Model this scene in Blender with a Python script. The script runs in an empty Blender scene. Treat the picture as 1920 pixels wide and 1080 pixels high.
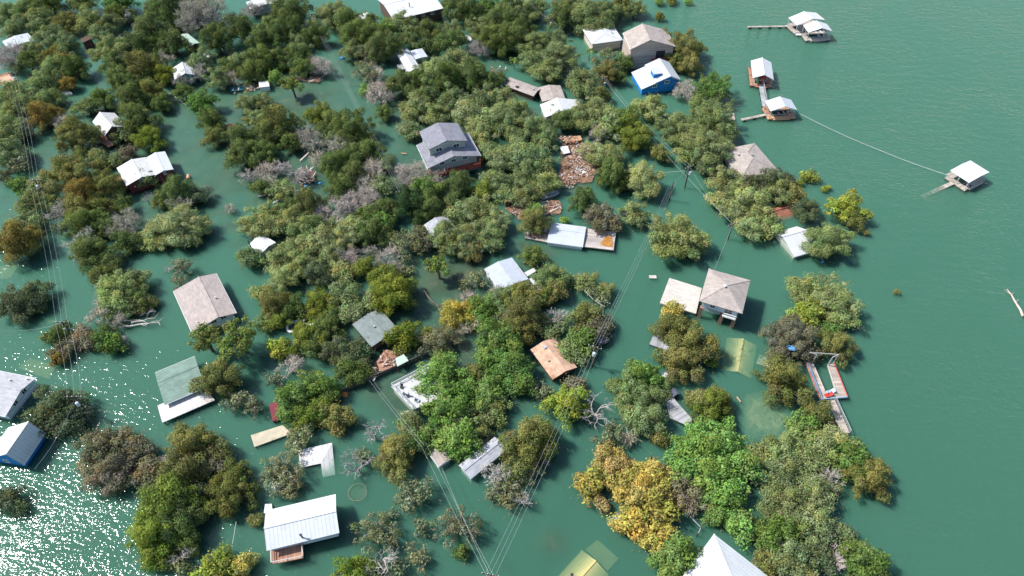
import bpy, math, random
import numpy as np
from mathutils import Vector, Matrix
sc = bpy.context.scene
col = sc.collection
R_ = math.radians
# ------------------------------------------------------------------ camera
CAM_H = 110.0
TILT = 40.7            # degrees from straight down
F = 1280.0             # focal length in photo pixels (1920 wide)
cam = bpy.data.cameras.new('camera'); camo = bpy.data.objects.new('camera', cam); col.objects.link(camo)
camo.location = (0, 0, CAM_H); camo.rotation_euler = (R_(TILT), 0, 0)
cam.sensor_width = 36; cam.lens = 36*F/1920; cam.clip_start = 1; cam.clip_end = 6000
sc.camera = camo
# ------------------------------------------------------------------ sky, sun, exposure
SUN = Vector((-1130, 270, 1400)).normalized()
w = bpy.data.worlds.new('World'); sc.world = w; w.use_nodes = True
nt = w.node_tree; nt.nodes.clear()
sky = nt.nodes.new('ShaderNodeTexSky'); sky.sky_type = 'NISHITA'; sky.sun_disc = False
sky.sun_elevation = math.asin(SUN.z); sky.sun_rotation = math.atan2(SUN.x, SUN.y)
bg = nt.nodes.new('ShaderNodeBackground'); bg.inputs[1].default_value = 0.145
wo = nt.nodes.new('ShaderNodeOutputWorld')
nt.links.new(sky.outputs[0], bg.inputs[0]); nt.links.new(bg.outputs[0], wo.inputs[0])
sun = bpy.data.lights.new('sun', 'SUN'); sun.energy = 4.6; sun.angle = R_(0.53); sun.color = (1, 0.965, 0.90)
suno = bpy.data.objects.new('sun', sun); col.objects.link(suno)
suno.rotation_euler = SUN.to_track_quat('Z', 'Y').to_euler(); suno.location = (-60, 20, 160)
sc.view_settings.view_transform = 'Standard'; sc.view_settings.look = 'None'
sc.view_settings.exposure = 0.42; sc.view_settings.gamma = 1
sc.cycles.max_bounces = 6; sc.cycles.diffuse_bounces = 2; sc.cycles.glossy_bounces = 2
sc.cycles.transmission_bounces = 2; sc.cycles.transparent_max_bounces = 8; sc.cycles.volume_bounces = 1
sc.cycles.use_denoising = True

# ------------------------------------------------------------------ pixel -> place
_t = R_(TILT)
FW = Vector((0, math.sin(_t), -math.cos(_t))); UP = Vector((0, math.cos(_t), math.sin(_t)))
CP = Vector((0, 0, CAM_H))
def ray(u, v):
    return (Vector((1, 0, 0))*(u-960) + UP*(540-v) + FW*F)
def at(u, v, z=0.0):
    d = ray(u, v); s = (z-CAM_H)/d.z
    return CP + d*s
def ppm(u, v, z=0.0):
    p = at(u, v, z); return F/((p-CP).dot(FW))
def project(p):
    q = Vector(p)-CP; d = q.dot(FW); return (960+F*q.x/d, 540-F*q.dot(UP)/d)
def height_of(base, top):
    b = at(*base); d = ray(*top)
    # ray point closest to the vertical line over b
    t = (b.x*d.x + b.y*d.y)/(d.x*d.x+d.y*d.y)
    return max(2.0, CAM_H + d.z*t)

# ------------------------------------------------------------------ materials
MATS = {}
def newmat(name):
    m = bpy.data.materials.new(name); m.use_nodes = True
    return m, m.node_tree, m.node_tree.nodes['Principled BSDF']
def N(nt, t, **kw):
    n = nt.nodes.new(t)
    for k, v in kw.items():
        if k.startswith('i_'):
            key = k[2:]
            key = int(key) if key.isdigit() else key.replace('_', ' ')
            n.inputs[key].default_value = v
        else: setattr(n, k, v)
    return n
def c4(c): return (c[0], c[1], c[2], 1)
def mul(c, k): return tuple(min(1, x*k) for x in c)
def noise_mix(nt, vec, scale, a, b, lo=0.35, hi=0.65, detail=4):
    n = N(nt, 'ShaderNodeTexNoise', i_Scale=scale, i_Detail=detail); nt.links.new(vec, n.inputs['Vector'])
    mr = N(nt, 'ShaderNodeMapRange'); mr.inputs[1].default_value = lo; mr.inputs[2].default_value = hi
    nt.links.new(n.outputs['Fac'], mr.inputs[0])
    mx = N(nt, 'ShaderNodeMix', data_type='RGBA')
    nt.links.new(mr.outputs[0], mx.inputs[0])
    for s, v in ((6, a), (7, b)):
        if isinstance(v, tuple): mx.inputs[s].default_value = c4(v)
        else: nt.links.new(v, mx.inputs[s])
    return mx.outputs[2]
def surf(name, c, var=0.12, rough=0.7, scale=0.6, kind='plain', pitch=0.45, dirt=None, metal=0.0, axis=0):
    """kind: plain | rib (standing seams running down the slope) | shingle | plank"""
    if name in MATS: return MATS[name]
    m, nt, b = newmat(name)
    tc = N(nt, 'ShaderNodeTexCoord'); vec = tc.outputs['Object']
    out = noise_mix(nt, vec, scale, mul(c, 1-var), mul(c, 1+var*0.6))
    b.inputs['Roughness'].default_value = rough; b.inputs['Metallic'].default_value = metal
    b.inputs['Specular IOR Level'].default_value = 0.25
    if dirt: # worn or rusty patches of their own shape
        out = noise_mix(nt, vec, 0.35, out, dirt, 0.56, 0.68, 6)
        out = noise_mix(nt, vec, 2.3, out, mul(dirt, 0.8), 0.64, 0.72, 5)
    if kind in ('rib', 'plank'):
        sx = N(nt, 'ShaderNodeSeparateXYZ'); nt.links.new(vec, sx.inputs[0])
        mm = N(nt, 'ShaderNodeMath', operation='DIVIDE'); nt.links.new(sx.outputs[axis], mm.inputs[0]); mm.inputs[1].default_value = pitch
        fr = N(nt, 'ShaderNodeMath', operation='FRACT'); nt.links.new(mm.outputs[0], fr.inputs[0])
        if kind == 'rib':
            lt = N(nt, 'ShaderNodeMath', operation='LESS_THAN'); nt.links.new(fr.outputs[0], lt.inputs[0]); lt.inputs[1].default_value = 0.16
            mx = N(nt, 'ShaderNodeMix', data_type='RGBA'); nt.links.new(lt.outputs[0], mx.inputs[0])
            nt.links.new(out, mx.inputs[6])
            dk = N(nt, 'ShaderNodeMix', data_type='RGBA', blend_type='MULTIPLY'); dk.inputs[0].default_value = 1
            nt.links.new(out, dk.inputs[6]); dk.inputs[7].default_value = (0.80, 0.82, 0.84, 1)
            nt.links.new(dk.outputs[2], mx.inputs[7]); out = mx.outputs[2]
            bp = N(nt, 'ShaderNodeBump', i_Strength=0.5, i_Distance=0.04); nt.links.new(lt.outputs[0], bp.inputs['Height'])
            nt.links.new(bp.outputs[0], b.inputs['Normal'])
        else:
            fl = N(nt, 'ShaderNodeMath', operation='FLOOR'); nt.links.new(mm.outputs[0], fl.inputs[0])
            wn = N(nt, 'ShaderNodeTexWhiteNoise', noise_dimensions='1D'); nt.links.new(fl.outputs[0], wn.inputs['W'])
            mr = N(nt, 'ShaderNodeMapRange'); mr.inputs[3].default_value = 0.72; mr.inputs[4].default_value = 1.12
            nt.links.new(wn.outputs['Value'], mr.inputs[0])
            lt = N(nt, 'ShaderNodeMath', operation='GREATER_THAN'); nt.links.new(fr.outputs[0], lt.inputs[0]); lt.inputs[1].default_value = 0.1
            m2 = N(nt, 'ShaderNodeMath', operation='MULTIPLY'); nt.links.new(mr.outputs[0], m2.inputs[0])
            m3 = N(nt, 'ShaderNodeMapRange'); m3.inputs[3].default_value = 0.55; nt.links.new(lt.outputs[0], m3.inputs[0])
            nt.links.new(m3.outputs[0], m2.inputs[1])
            dk = N(nt, 'ShaderNodeVectorMath', operation='SCALE'); nt.links.new(out, dk.inputs[0]); nt.links.new(m2.outputs[0], dk.inputs['Scale'])
            out = dk.outputs[0]
    if kind == 'shingle':
        br = N(nt, 'ShaderNodeTexBrick', i_Scale=1.0); br.inputs['Brick Width'].default_value = 0.9; br.inputs['Row Height'].default_value = 0.3
        br.inputs['Mortar Size'].default_value = 0.02; br.inputs['Color1'].default_value = (1.1, 1.1, 1.1, 1); br.inputs['Color2'].default_value = (0.86, 0.86, 0.88, 1)
        br.inputs['Mortar'].default_value = (0.75, 0.75, 0.75, 1); nt.links.new(vec, br.inputs['Vector'])
        dk = N(nt, 'ShaderNodeMix', data_type='RGBA', blend_type='MULTIPLY'); dk.inputs[0].default_value = 1
        nt.links.new(out, dk.inputs[6]); nt.links.new(br.outputs[0], dk.inputs[7]); out = dk.outputs[2]
    nt.links.new(out, b.inputs['Base Color'])
    MATS[name] = m; return m

WHITE_RIB = surf('white_metal', (0.57, 0.59, 0.61), 0.05, 0.45, kind='rib', pitch=0.62, dirt=(0.52, 0.525, 0.52))
WHITE_OLD = surf('weathered_white_metal', (0.58, 0.575, 0.56), 0.08, 0.5, kind='rib', pitch=0.6, dirt=(0.60, 0.57, 0.53))
WHITE_STREAK = surf('streaked_metal', (0.60, 0.59, 0.58), 0.1, 0.5, kind='rib', pitch=0.9, dirt=(0.45, 0.41, 0.38))
WHITE_PL = surf('white_sheet', (0.57, 0.58, 0.59), 0.05, 0.6, dirt=(0.66, 0.63, 0.58))
LGREY_MT = surf('light_grey_metal', (0.50, 0.53, 0.57), 0.06, 0.45, kind='rib', pitch=0.5)
LGREY_SH = surf('light_grey_shingle', (0.44, 0.44, 0.46), 0.1, 0.85, kind='shingle')
PALE_SH = surf('pale_shingle', (0.40, 0.41, 0.44), 0.1, 0.85, kind='shingle')
TAN_SH = surf('tan_shingle', (0.40, 0.345, 0.31), 0.12, 0.9, kind='shingle')
PINK_SH = surf('pinkish_shingle', (0.41, 0.35, 0.32), 0.10, 0.9, kind='shingle')
GREY_SH = surf('grey_shingle', (0.235, 0.235, 0.27), 0.12, 0.9, kind='shingle')
SLATE_SH = surf('slate_shingle', (0.10, 0.115, 0.15), 0.12, 0.9, kind='shingle')
SAGE_SH = surf('sage_shingle', (0.215, 0.25, 0.24), 0.1, 0.9, kind='shingle')
GREEN_SH = surf('green_shingle', (0.185, 0.27, 0.225), 0.12, 0.8, kind='shingle')
GREEN_MT = surf('pale_green_metal', (0.44, 0.56, 0.46), 0.06, 0.5, kind='rib')
PALEBLUE = surf('pale_blue_grey_metal', (0.43, 0.465, 0.52), 0.06, 0.5, dirt=(0.38, 0.39, 0.40))
TERR = surf('stained_terrace', (0.50, 0.50, 0.49), 0.12, 0.8, dirt=(0.36, 0.34, 0.31))
PLY = surf('terracotta_sheathing', (0.58, 0.37, 0.26), 0.18, 0.9, kind='shingle', dirt=(0.36, 0.20, 0.12))
RED_SH = surf('red_shingle', (0.42, 0.17, 0.11), 0.15, 0.9, kind='shingle')
CREAM = surf('cream_siding', (0.62, 0.52, 0.42), 0.05, 0.8, kind='plank', pitch=0.25, axis=2)
TANW = surf('tan_siding', (0.50, 0.40, 0.34), 0.05, 0.8, kind='plank', pitch=0.3, axis=2)
WHITEW = surf('white_siding', (0.66, 0.69, 0.72), 0.05, 0.8, kind='plank', pitch=0.25, axis=2)
BLUEW = surf('blue_siding', (0.02, 0.22, 0.56), 0.08, 0.7, kind='plank', pitch=0.25, axis=2)
TEALW = surf('teal_siding', (0.10, 0.38, 0.42), 0.08, 0.7, kind='plank', pitch=0.25, axis=2)
REDW = surf('barn_red_siding', (0.17, 0.035, 0.045), 0.1, 0.8, kind='plank', pitch=0.25, axis=2)
BROWNW = surf('brown_siding', (0.11, 0.065, 0.05), 0.1, 0.8, kind='plank', pitch=0.3, axis=2)
SAGEW = surf('sage_wall', (0.42, 0.46, 0.40), 0.05, 0.8, kind='plank', pitch=0.3, axis=2)
BLOCK = surf('grey_block', (0.24, 0.24, 0.26), 0.12, 0.9, kind='plank', pitch=0.2, axis=2)
BRICK = surf('brick', (0.33, 0.19, 0.14), 0.25, 0.9, 3)
GREYW = surf('grey_siding', (0.40, 0.42, 0.43), 0.05, 0.8, kind='plank', pitch=0.25, axis=2)
DECK = surf('weathered_deck', (0.44, 0.38, 0.33), 0.15, 0.85, kind='plank', pitch=0.3)
DECKG = surf('grey_deck', (0.38, 0.385, 0.40), 0.12, 0.85, kind='plank', pitch=0.3)
DECKR = surf('red_brown_deck', (0.42, 0.22, 0.15), 0.15, 0.85, kind='plank', pitch=0.25)
DECKO = surf('orange_deck', (0.52, 0.30, 0.18), 0.15, 0.85, kind='plank', pitch=0.3)
REDRAIL = surf('red_stain', (0.30, 0.07, 0.05), 0.1, 0.7)
BEIGE = surf('beige_flat_roof', (0.50, 0.44, 0.33), 0.12, 0.9, dirt=(0.36, 0.31, 0.22))
CREAMDECK = surf('cream_tiles', (0.56, 0.515, 0.46), 0.05, 0.8, kind='shingle')
RUSTY = surf('rust_stained_deck', (0.50, 0.45, 0.42), 0.15, 0.85, kind='plank', pitch=0.35, axis=1, dirt=(0.42, 0.30, 0.22))
RUST = surf('rust', (0.42, 0.19, 0.05), 0.3, 0.9, 2.0)
POLEM = surf('pole_wood', (0.085, 0.065, 0.055), 0.3, 0.9, 2)
STEEL = surf('galvanised_steel', (0.50, 0.51, 0.52), 0.1, 0.45, metal=0.3)
WHITEP = surf('white_paint', (0.78, 0.78, 0.76), 0.05, 0.5)
WIRE = surf('wire_aluminium', (0.46, 0.47, 0.47), 0.1, 0.5)
DARKP = surf('dark_paint', (0.035, 0.035, 0.04), 0.1, 0.6)
REDP = surf('red_paint', (0.50, 0.05, 0.035), 0.1, 0.6)
BLUEP = surf('blue_tarp', (0.05, 0.30, 0.62), 0.15, 0.6, 2)
TEALP = surf('teal_paint', (0.03, 0.16, 0.17), 0.1, 0.6)
ORANGEP = surf('orange_wood', (0.62, 0.36, 0.20), 0.15, 0.8)
PALEW = surf('bleached_wood', (0.55, 0.49, 0.44), 0.2, 0.85, 2)
SUBM = surf('algae_metal', (0.62, 0.52, 0.24), 0.08, 0.9, kind='rib')
RUBBER = surf('black_mesh', (0.03, 0.035, 0.045), 0.2, 0.7)
LINER = surf('pool_liner', (0.25, 0.58, 0.58), 0.15, 0.5)
def glassm():
    m, nt, b = newmat('window_glass')
    b.inputs['Base Color'].default_value = (0.03, 0.045, 0.055, 1); b.inputs['Roughness'].default_value = 0.08
    b.inputs['Specular IOR Level'].default_value = 0.8
    return m
GLASS = glassm()

# foliage: the crown's own colour (object colour) times small natural leaf variation and a darker inner tone, both stored on the mesh
def leafm(name, trans):
    m, nt, b = newmat(name)
    oi = N(nt, 'ShaderNodeObjectInfo'); at_ = N(nt, 'ShaderNodeAttribute', attribute_name='tone')
    mx = N(nt, 'ShaderNodeMix', data_type='RGBA', blend_type='MULTIPLY'); mx.inputs[0].default_value = 1
    nt.links.new(oi.outputs['Color'], mx.inputs[6]); nt.links.new(at_.outputs['Color'], mx.inputs[7])
    d = N(nt, 'ShaderNodeBsdfDiffuse'); t = N(nt, 'ShaderNodeBsdfTranslucent')
    nt.links.new(mx.outputs[2], d.inputs[0]); nt.links.new(mx.outputs[2], t.inputs[0])
    ms = N(nt, 'ShaderNodeMixShader'); ms.inputs[0].default_value = trans
    nt.links.new(d.outputs[0], ms.inputs[1]); nt.links.new(t.outputs[0], ms.inputs[2])
    o = nt.nodes['Material Output']; nt.links.new(ms.outputs[0], o.inputs[0]); nt.nodes.remove(b)
    return m
LEAF = leafm('leaves', 0.33); TWIG = leafm('twigs', 0.0)
BARK = surf('bark', (0.13, 0.105, 0.09), 0.25, 0.95, 2); BARKL = surf('pale_dead_bark', (0.40, 0.36, 0.335), 0.2, 0.95, 2)

# ------------------------------------------------------------------ mesh helpers
class MB:
    def __init__(s): s.v = []; s.f = []
    def add(s, vs, fs):
        o = len(s.v); s.v += [tuple(p) for p in vs]; s.f += [tuple(i+o for i in f) for f in fs]; return s
    def box(s, x0, x1, y0, y1, z0, z1):
        return s.add([(x0,y0,z0),(x1,y0,z0),(x1,y1,z0),(x0,y1,z0),(x0,y0,z1),(x1,y0,z1),(x1,y1,z1),(x0,y1,z1)],
                     [(0,3,2,1),(4,5,6,7),(0,1,5,4),(1,2,6,5),(2,3,7,6),(3,0,4,7)])
    def prism(s, poly, z0, z1):
        """z0/z1 numbers or per-vertex lists"""
        n = len(poly)
        a = sum(poly[i][0]*poly[(i+1)%n][1]-poly[(i+1)%n][0]*poly[i][1] for i in range(n))
        zb = z0 if isinstance(z0, (list, tuple)) else [z0]*n; zt = z1 if isinstance(z1, (list, tuple)) else [z1]*n
        idx = list(range(n)) if a > 0 else list(range(n))[::-1]
        vs = [(poly[i][0], poly[i][1], zb[i]) for i in idx]+[(poly[i][0], poly[i][1], zt[i]) for i in idx]
        return s.add(vs, [tuple(range(n))[::-1], tuple(range(n, 2*n))]+[(i, (i+1)%n, (i+1)%n+n, i+n) for i in range(n)])
    def tube(s, pts, rad, n=6):
        pts = [Vector(p) for p in pts]; m = len(pts)
        rad = rad if isinstance(rad, (list, tuple)) else [rad]*m
        vs = []; fs = []
        for i, p in enumerate(pts):
            d = (pts[min(i+1, m-1)]-pts[max(i-1, 0)]).normalized()
            a = d.orthogonal().normalized() if abs(d.z) > 0.9 else d.cross(Vector((0,0,1))).normalized()
            b = d.cross(a)
            for k in range(n):
                t = 2*math.pi*k/n; vs.append(p+(a*math.cos(t)+b*math.sin(t))*rad[i])
        for i in range(m-1):
            for k in range(n):
                fs.append((i*n+k, i*n+(k+1)%n, (i+1)*n+(k+1)%n, (i+1)*n+k))
        fs.append(tuple(range(n))[::-1]); fs.append(tuple(range((m-1)*n, m*n)))
        return s.add(vs, fs)
    def bar(s, p, q, wd, ht):
        p = Vector(p); q = Vector(q); d = (q-p).normalized()
        a = d.cross(Vector((0,0,1)));  a = a.normalized() if a.length > 1e-3 else Vector((1,0,0))
        b = a.cross(d).normalized(); a *= wd/2; b *= ht/2
        return s.add([p-a-b, p+a-b, p+a+b, p-a+b, q-a-b, q+a-b, q+a+b, q-a+b],
                     [(0,1,2,3),(7,6,5,4),(0,4,5,1),(1,5,6,2),(2,6,7,3),(3,7,4,0)])
    def mesh(s, name, mat):
        me = bpy.data.meshes.new(name); me.from_pydata(s.v, [], s.f); me.materials.append(mat); me.update(); return me
    def build(s, name, mat, parent=None):
        o = bpy.data.objects.new(name, s.mesh(name, mat)); col.objects.link(o)
        if parent: o.parent = parent
        return o
def tag(o, label=None, cat=None, group=None, kind=None):
    for k, v in (('label', label), ('category', cat), ('group', group), ('kind', kind)):
        if v: o[k] = v
    return o
def thing(name, label, cat, loc=(0,0,0), rz=0.0, group=None):
    o = bpy.data.objects.new(name, None); o.empty_display_size = 0.5; col.objects.link(o)
    o.location = loc; o.rotation_euler = (0, 0, rz); return tag(o, label, cat, group)

# ------------------------------------------------------------------ the lake
def water():
    m = bpy.data.materials.new('lake_water'); m.use_nodes = True; nt = m.node_tree; nt.nodes.clear()
    tc = N(nt, 'ShaderNodeTexCoord'); vec = tc.outputs['Object']
    def wave(scale, rot, stretch, detail, dist=0.0):
        mp = N(nt, 'ShaderNodeMapping'); mp.inputs['Rotation'].default_value = (0, 0, R_(rot)); mp.inputs['Scale'].default_value = (1, stretch, 1)
        nt.links.new(vec, mp.inputs[0])
        n = N(nt, 'ShaderNodeTexNoise', i_Scale=scale, i_Detail=detail, i_Distortion=dist); nt.links.new(mp.outputs[0], n.inputs['Vector']); return n.outputs['Fac']
    a = wave(0.9, 12, 1.9, 1.5, 0.4); b_ = wave(0.22, -14, 2.6, 2); c = wave(2.6, 35, 1.3, 2)
    s1 = N(nt, 'ShaderNodeMath', operation='MULTIPLY_ADD'); nt.links.new(b_, s1.inputs[0]); s1.inputs[1].default_value = 1.3; nt.links.new(a, s1.inputs[2])
    s2 = N(nt, 'ShaderNodeMath', operation='MULTIPLY_ADD'); nt.links.new(c, s2.inputs[0]); s2.inputs[1].default_value = 0.38; nt.links.new(s1.outputs[0], s2.inputs[2])
    bp = N(nt, 'ShaderNodeBump', i_Strength=1.0, i_Distance=0.17); nt.links.new(s2.outputs[0], bp.inputs['Height'])
    wp = N(nt, 'ShaderNodeTexNoise', i_Scale=0.035, i_Detail=3, i_Distortion=0.8); nt.links.new(vec, wp.inputs['Vector'])   # calm and ruffled patches
    wm = N(nt, 'ShaderNodeMapRange'); wm.inputs[1].default_value = .35; wm.inputs[2].default_value = .65; wm.inputs[3].default_value = .55; wm.inputs[4].default_value = 1.0
    nt.links.new(wp.outputs['Fac'], wm.inputs[0]); nt.links.new(wm.outputs[0], bp.inputs['Strength'])
    sx = N(nt, 'ShaderNodeSeparateXYZ'); nt.links.new(vec, sx.inputs[0])
    fx = N(nt, 'ShaderNodeMapRange'); fx.inputs[1].default_value = 10; fx.inputs[2].default_value = 60; fx.inputs[3].default_value = 0.145; fx.inputs[4].default_value = 0.36
    nt.links.new(sx.outputs[0], fx.inputs[0]); nt.links.new(fx.outputs[0], bp.inputs['Distance'])
    fr = N(nt, 'ShaderNodeFresnel', i_IOR=1.33); nt.links.new(bp.outputs[0], fr.inputs['Normal'])
    gl = N(nt, 'ShaderNodeBsdfGlossy', distribution='BECKMANN', i_Roughness=0.11); nt.links.new(bp.outputs[0], gl.inputs['Normal'])
    tr = N(nt, 'ShaderNodeBsdfTransparent')
    ms = N(nt, 'ShaderNodeMixShader'); nt.links.new(fr.outputs[0], ms.inputs[0]); nt.links.new(tr.outputs[0], ms.inputs[1]); nt.links.new(gl.outputs[0], ms.inputs[2])
    v = N(nt, 'ShaderNodeVolumePrincipled'); v.inputs['Color'].default_value = (0.26, 0.64, 0.485, 1)
    v.inputs['Density'].default_value = 0.8; v.inputs['Absorption Color'].default_value = (0, 0, 0, 1)
    o = N(nt, 'ShaderNodeOutputMaterial'); nt.links.new(ms.outputs[0], o.inputs['Surface']); nt.links.new(v.outputs[0], o.inputs['Volume'])
    mb = MB(); mb.box(-1500, 1500, -600, 2400, -14, 0)
    ob = mb.build('lake_water', m); tag(ob, kind='structure'); return ob
water()
def lakebed():
    """flooded ground: one sheet, a few shoals that come close under the surface"""
    shoals = [(500,230,800,300,-.5),(840,600,330,230,-.55),(560,200,90,45,-.36),(590,175,60,20,-.34),(830,520,95,55,-.33),(880,500,50,30,-.3),(500,225,50,26,-.36),(750,320,40,50,-.45),
        (720,150,60,50,-.4),(380,55,90,30,-.34),(400,105,90,20,-.34),(455,180,60,20,-.3),(860,650,90,60,-.36),(730,720,90,60,-.42),(1070,345,60,26,-.36),(940,110,60,24,-.36),(1040,1010,40,30,-.8),(1010,470,60,40,-.4),
        (560,330,90,60,-.4),(300,200,30,40,-.5),(860,115,70,24,-.36),(250,420,60,80,-.5)]
    xs = np.arange(-300, 300, 2.0); ys = np.arange(-20, 420, 2.0)
    X, Y = np.meshgrid(xs, ys); Z = np.full(X.shape, -4.5)
    Z += 0.5*np.sin(X*0.11+1)*np.cos(Y*0.09)
    for (u, v, rx, ry, top) in shoals:
        p = at(u, v); k = ppm(u, v); a = rx/k; b = ry/k/math.cos(R_(TILT))
        d = np.sqrt(((X-p.x)/a)**2+((Y-p.y)/b)**2)
        d = d*(1+0.2*np.sin(X*0.5+Y*0.33)+0.12*np.cos(Y*0.9-X*0.4))
        Z = np.maximum(Z, top-np.clip(d-0.55, 0, 9)*(1.3 if rx < 200 else 3.2)/0.6-0.12*d)
    Z += .13*np.sin(X*.21+2*np.sin(Y*.07))*np.cos(Y*.17+np.sin(X*.11))+.09*np.sin(X*.63+Y*.4)*np.sin(Y*.71-X*.2)
    Z = np.minimum(Z, -.14)
    vs = [(float(x), float(y), float(z)) for x, y, z in zip(X.ravel(), Y.ravel(), Z.ravel())]
    w_ = len(xs); fs = [(j*w_+i, j*w_+i+1, (j+1)*w_+i+1, (j+1)*w_+i) for j in range(len(ys)-1) for i in range(w_-1)]
    mb = MB(); mb.add(vs, fs)
    m = surf('silty_ground', (0.065, 0.062, 0.032), 0.4, 0.95, 0.25, dirt=(0.14, 0.105, 0.055))
    o = mb.build('lake_bed', m); tag(o, kind='structure')
    for p in o.data.polygons: p.use_smooth = True
lakebed()
# ------------------------------------------------------------------ buildings
def frame4(A, B, C, D, h, h2=None):
    h2 = h if h2 is None else h2
    a, b, c, d = at(*A, h), at(*B, h), at(*C, h2), at(*D, h2)
    for p in (a, b, c, d): p.z = 0
    u = ((b-a)+(c-d)); L = u.length/2; u.normalize()
    v = Vector((-u.y, u.x, 0)); W = ((d-a)+(c-b)).dot(v)/2
    flip = W < 0
    ctr = (a+b+c+d)/4
    return u, v, L, abs(W), ctr, flip
def pipe(parent, name, x, y, z, h, r, mat=None):
    MB().tube([(x, y, z-0.1), (x, y, z+h)], r, 8).tube([(x, y, z+h), (x, y, z+h+0.12)], r*1.7, 8).build(name, mat or STEEL, parent)
def window(parent, c, along, out, wd=1.1, ht=1.0, name='window', fm=None):
    """c centre, along unit vector of the wall, out unit normal"""
    c = Vector(c); al = Vector(along); o = Vector(out); z = Vector((0,0,1))
    f = MB()
    e = c+o*0.03
    for s in (-1, 1):
        f.bar(e+al*s*wd/2-z*(ht/2+0.06), e+al*s*wd/2+z*(ht/2+0.06), 0.1, 0.1)
        f.bar(e+z*s*ht/2-al*(wd/2-0.05), e+z*s*ht/2+al*(wd/2-0.05), 0.1, 0.1)
    f.bar(e-z*(ht/2-0.05), e+z*(ht/2-0.05), 0.05, 0.06)
    fo = f.build(name, fm or WHITEP, parent)
    g = MB(); q = c+o*0.02
    g.add([q-al*wd/2-z*ht/2, q+al*wd/2-z*ht/2, q+al*wd/2+z*ht/2, q-al*wd/2+z*ht/2]+[p-o*0.05 for p in (q-al*wd/2-z*ht/2, q+al*wd/2-z*ht/2, q+al*wd/2+z*ht/2, q-al*wd/2+z*ht/2)],
          [(0,1,2,3),(7,6,5,4),(0,4,5,1),(1,5,6,2),(2,6,7,3),(3,7,4,0)])
    g.build('pane', GLASS, fo)
def gable(name, label, A, B, C, D, R1, R2, h, roof, wall, h2=None, cat='house', rise=None, over=0.45, posts=False,
          low=-1.8, wins=(0, 0, 0), vents=(), cap=True, wall_z0=None, group=None):
    """A-B eave one, D-C eave two (photo pixels), R1/R2 the ridge ends, h eave height over the water.
    wins: windows on end B-C, on end A-D, on the long side nearest the camera"""
    u, v, L, W, ctr, flip = frame4(A, B, C, D, h, h2)
    h2 = h if h2 is None else h2
    if flip: hs = (h2, h)
    else: hs = (h, h2)
    if R1 is not None:
        rs = []
        for R, s in ((R1, -1), (R2, 1)):
            d = ray(*R); t = ((ctr+u*s*L/2-CP).dot(u))/d.dot(u); q = CP+d*t; rs.append(((q-ctr).dot(v), q.z))
        ry = sum(r[0] for r in rs)/2; rz = sum(r[1] for r in rs)/2
        rz = min(max(rz, max(h, h2)+0.25), max(h, h2)+W*0.5); ry = max(-W*0.4, min(W*0.4, ry))
    else: ry = 0; rz = h+(rise or 1.2)
    T = thing(name, label, cat, (ctr.x, ctr.y, 0), math.atan2(u.y, u.x), group)
    th = 0.14
    pf = [(-W/2, hs[0]), (ry, rz), (W/2, hs[1])]
    vs = []
    for x in (-L/2, L/2):
        for y, z in pf: vs.append((x, y, z))
        for y, z in pf: vs.append((x, y, z-th))
    fs = [(0,6,7,1),(1,7,8,2),(3,4,10,9),(4,5,11,10),(0,3,9,6),(2,8,11,5),(0,1,4,3),(1,2,5,4),(6,9,10,7),(7,10,11,8)]
    ro = MB().add(vs, fs).build('roof', roof, T)
    if h > 0.5:
        for yy_, zz_ in ((-W/2, hs[0]), (W/2, hs[1])): MB().bar((-L/2, yy_*1.004, zz_-.1), (L/2, yy_*1.004, zz_-.1), .1, .14).build('gutter', WHITEP if wall is not BROWNW else DARKP, ro)
    def rh(y):
        return hs[0]+(rz-hs[0])*(y+W/2)/(ry+W/2) if y < ry else hs[1]+(rz-hs[1])*(W/2-y)/(W/2-ry)
    if cap:
        MB().bar((-L/2-0.02, ry, rz+0.03), (L/2+0.02, ry, rz+0.03), 0.34, 0.07).build('ridge_cap', roof, ro)
    ox, oy = min(over, L*0.12), min(over, W*0.12)
    x0, x1, y0, y1 = -L/2+ox, L/2-ox, -W/2+oy, W/2-oy
    if wall:
        z0 = low if wall_z0 is None else wall_z0
        prof = [(y0, z0), (y1, z0), (y1, rh(y1)-th-0.01), (ry, rz-th-0.01), (y0, rh(y0)-th-0.01)]
        vs = [(x, y, z) for x in (x0, x1) for y, z in prof]
        MB().add(vs, [(0,1,2,3,4),(9,8,7,6,5)]+[(i, i+5, (i+1)%5+5, (i+1)%5) for i in range(5)]).build('wall', wall, T)
        if wall_z0 is not None:
            for px_ in (x0+0.2, (x0+x1)/2, x1-0.2):
                for py_ in (y0+0.2, y1-0.2): MB().box(px_-0.15, px_+0.15, py_-0.15, py_+0.15, low, wall_z0).build('stilt', POLEM, T)
    if posts:
        for x in np.linspace(x0, x1, 3):
            for y in (y0, y1): MB().box(x-0.07, x+0.07, y-0.07, y+0.07, low, rh(y)-th).build('post', STEEL, T)
    for k, (s, xx) in enumerate(((1, x1), (-1, x0))):
        for i in range(wins[k]):
            y = y0+(y1-y0)*(i+1)/(wins[k]+1); z = min(rh(y)-0.9, max(hs)-0.2)
            window(T, (xx, y, z), (0, 1, 0), (s, 0, 0), min(1.2, W*0.12), 0.95)
    if wins[2]:
        s = 1 if (v*W/2 + ctr).y < ctr.y else -1
        yy = y1 if s > 0 else y0
        for i in range(wins[2]):
            x = x0+(x1-x0)*(i+1)/(wins[2]+1)
            window(T, (x, yy, rh(yy)-th-0.85), (1, 0, 0), (0, s, 0), 1.0, 0.85)
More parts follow.
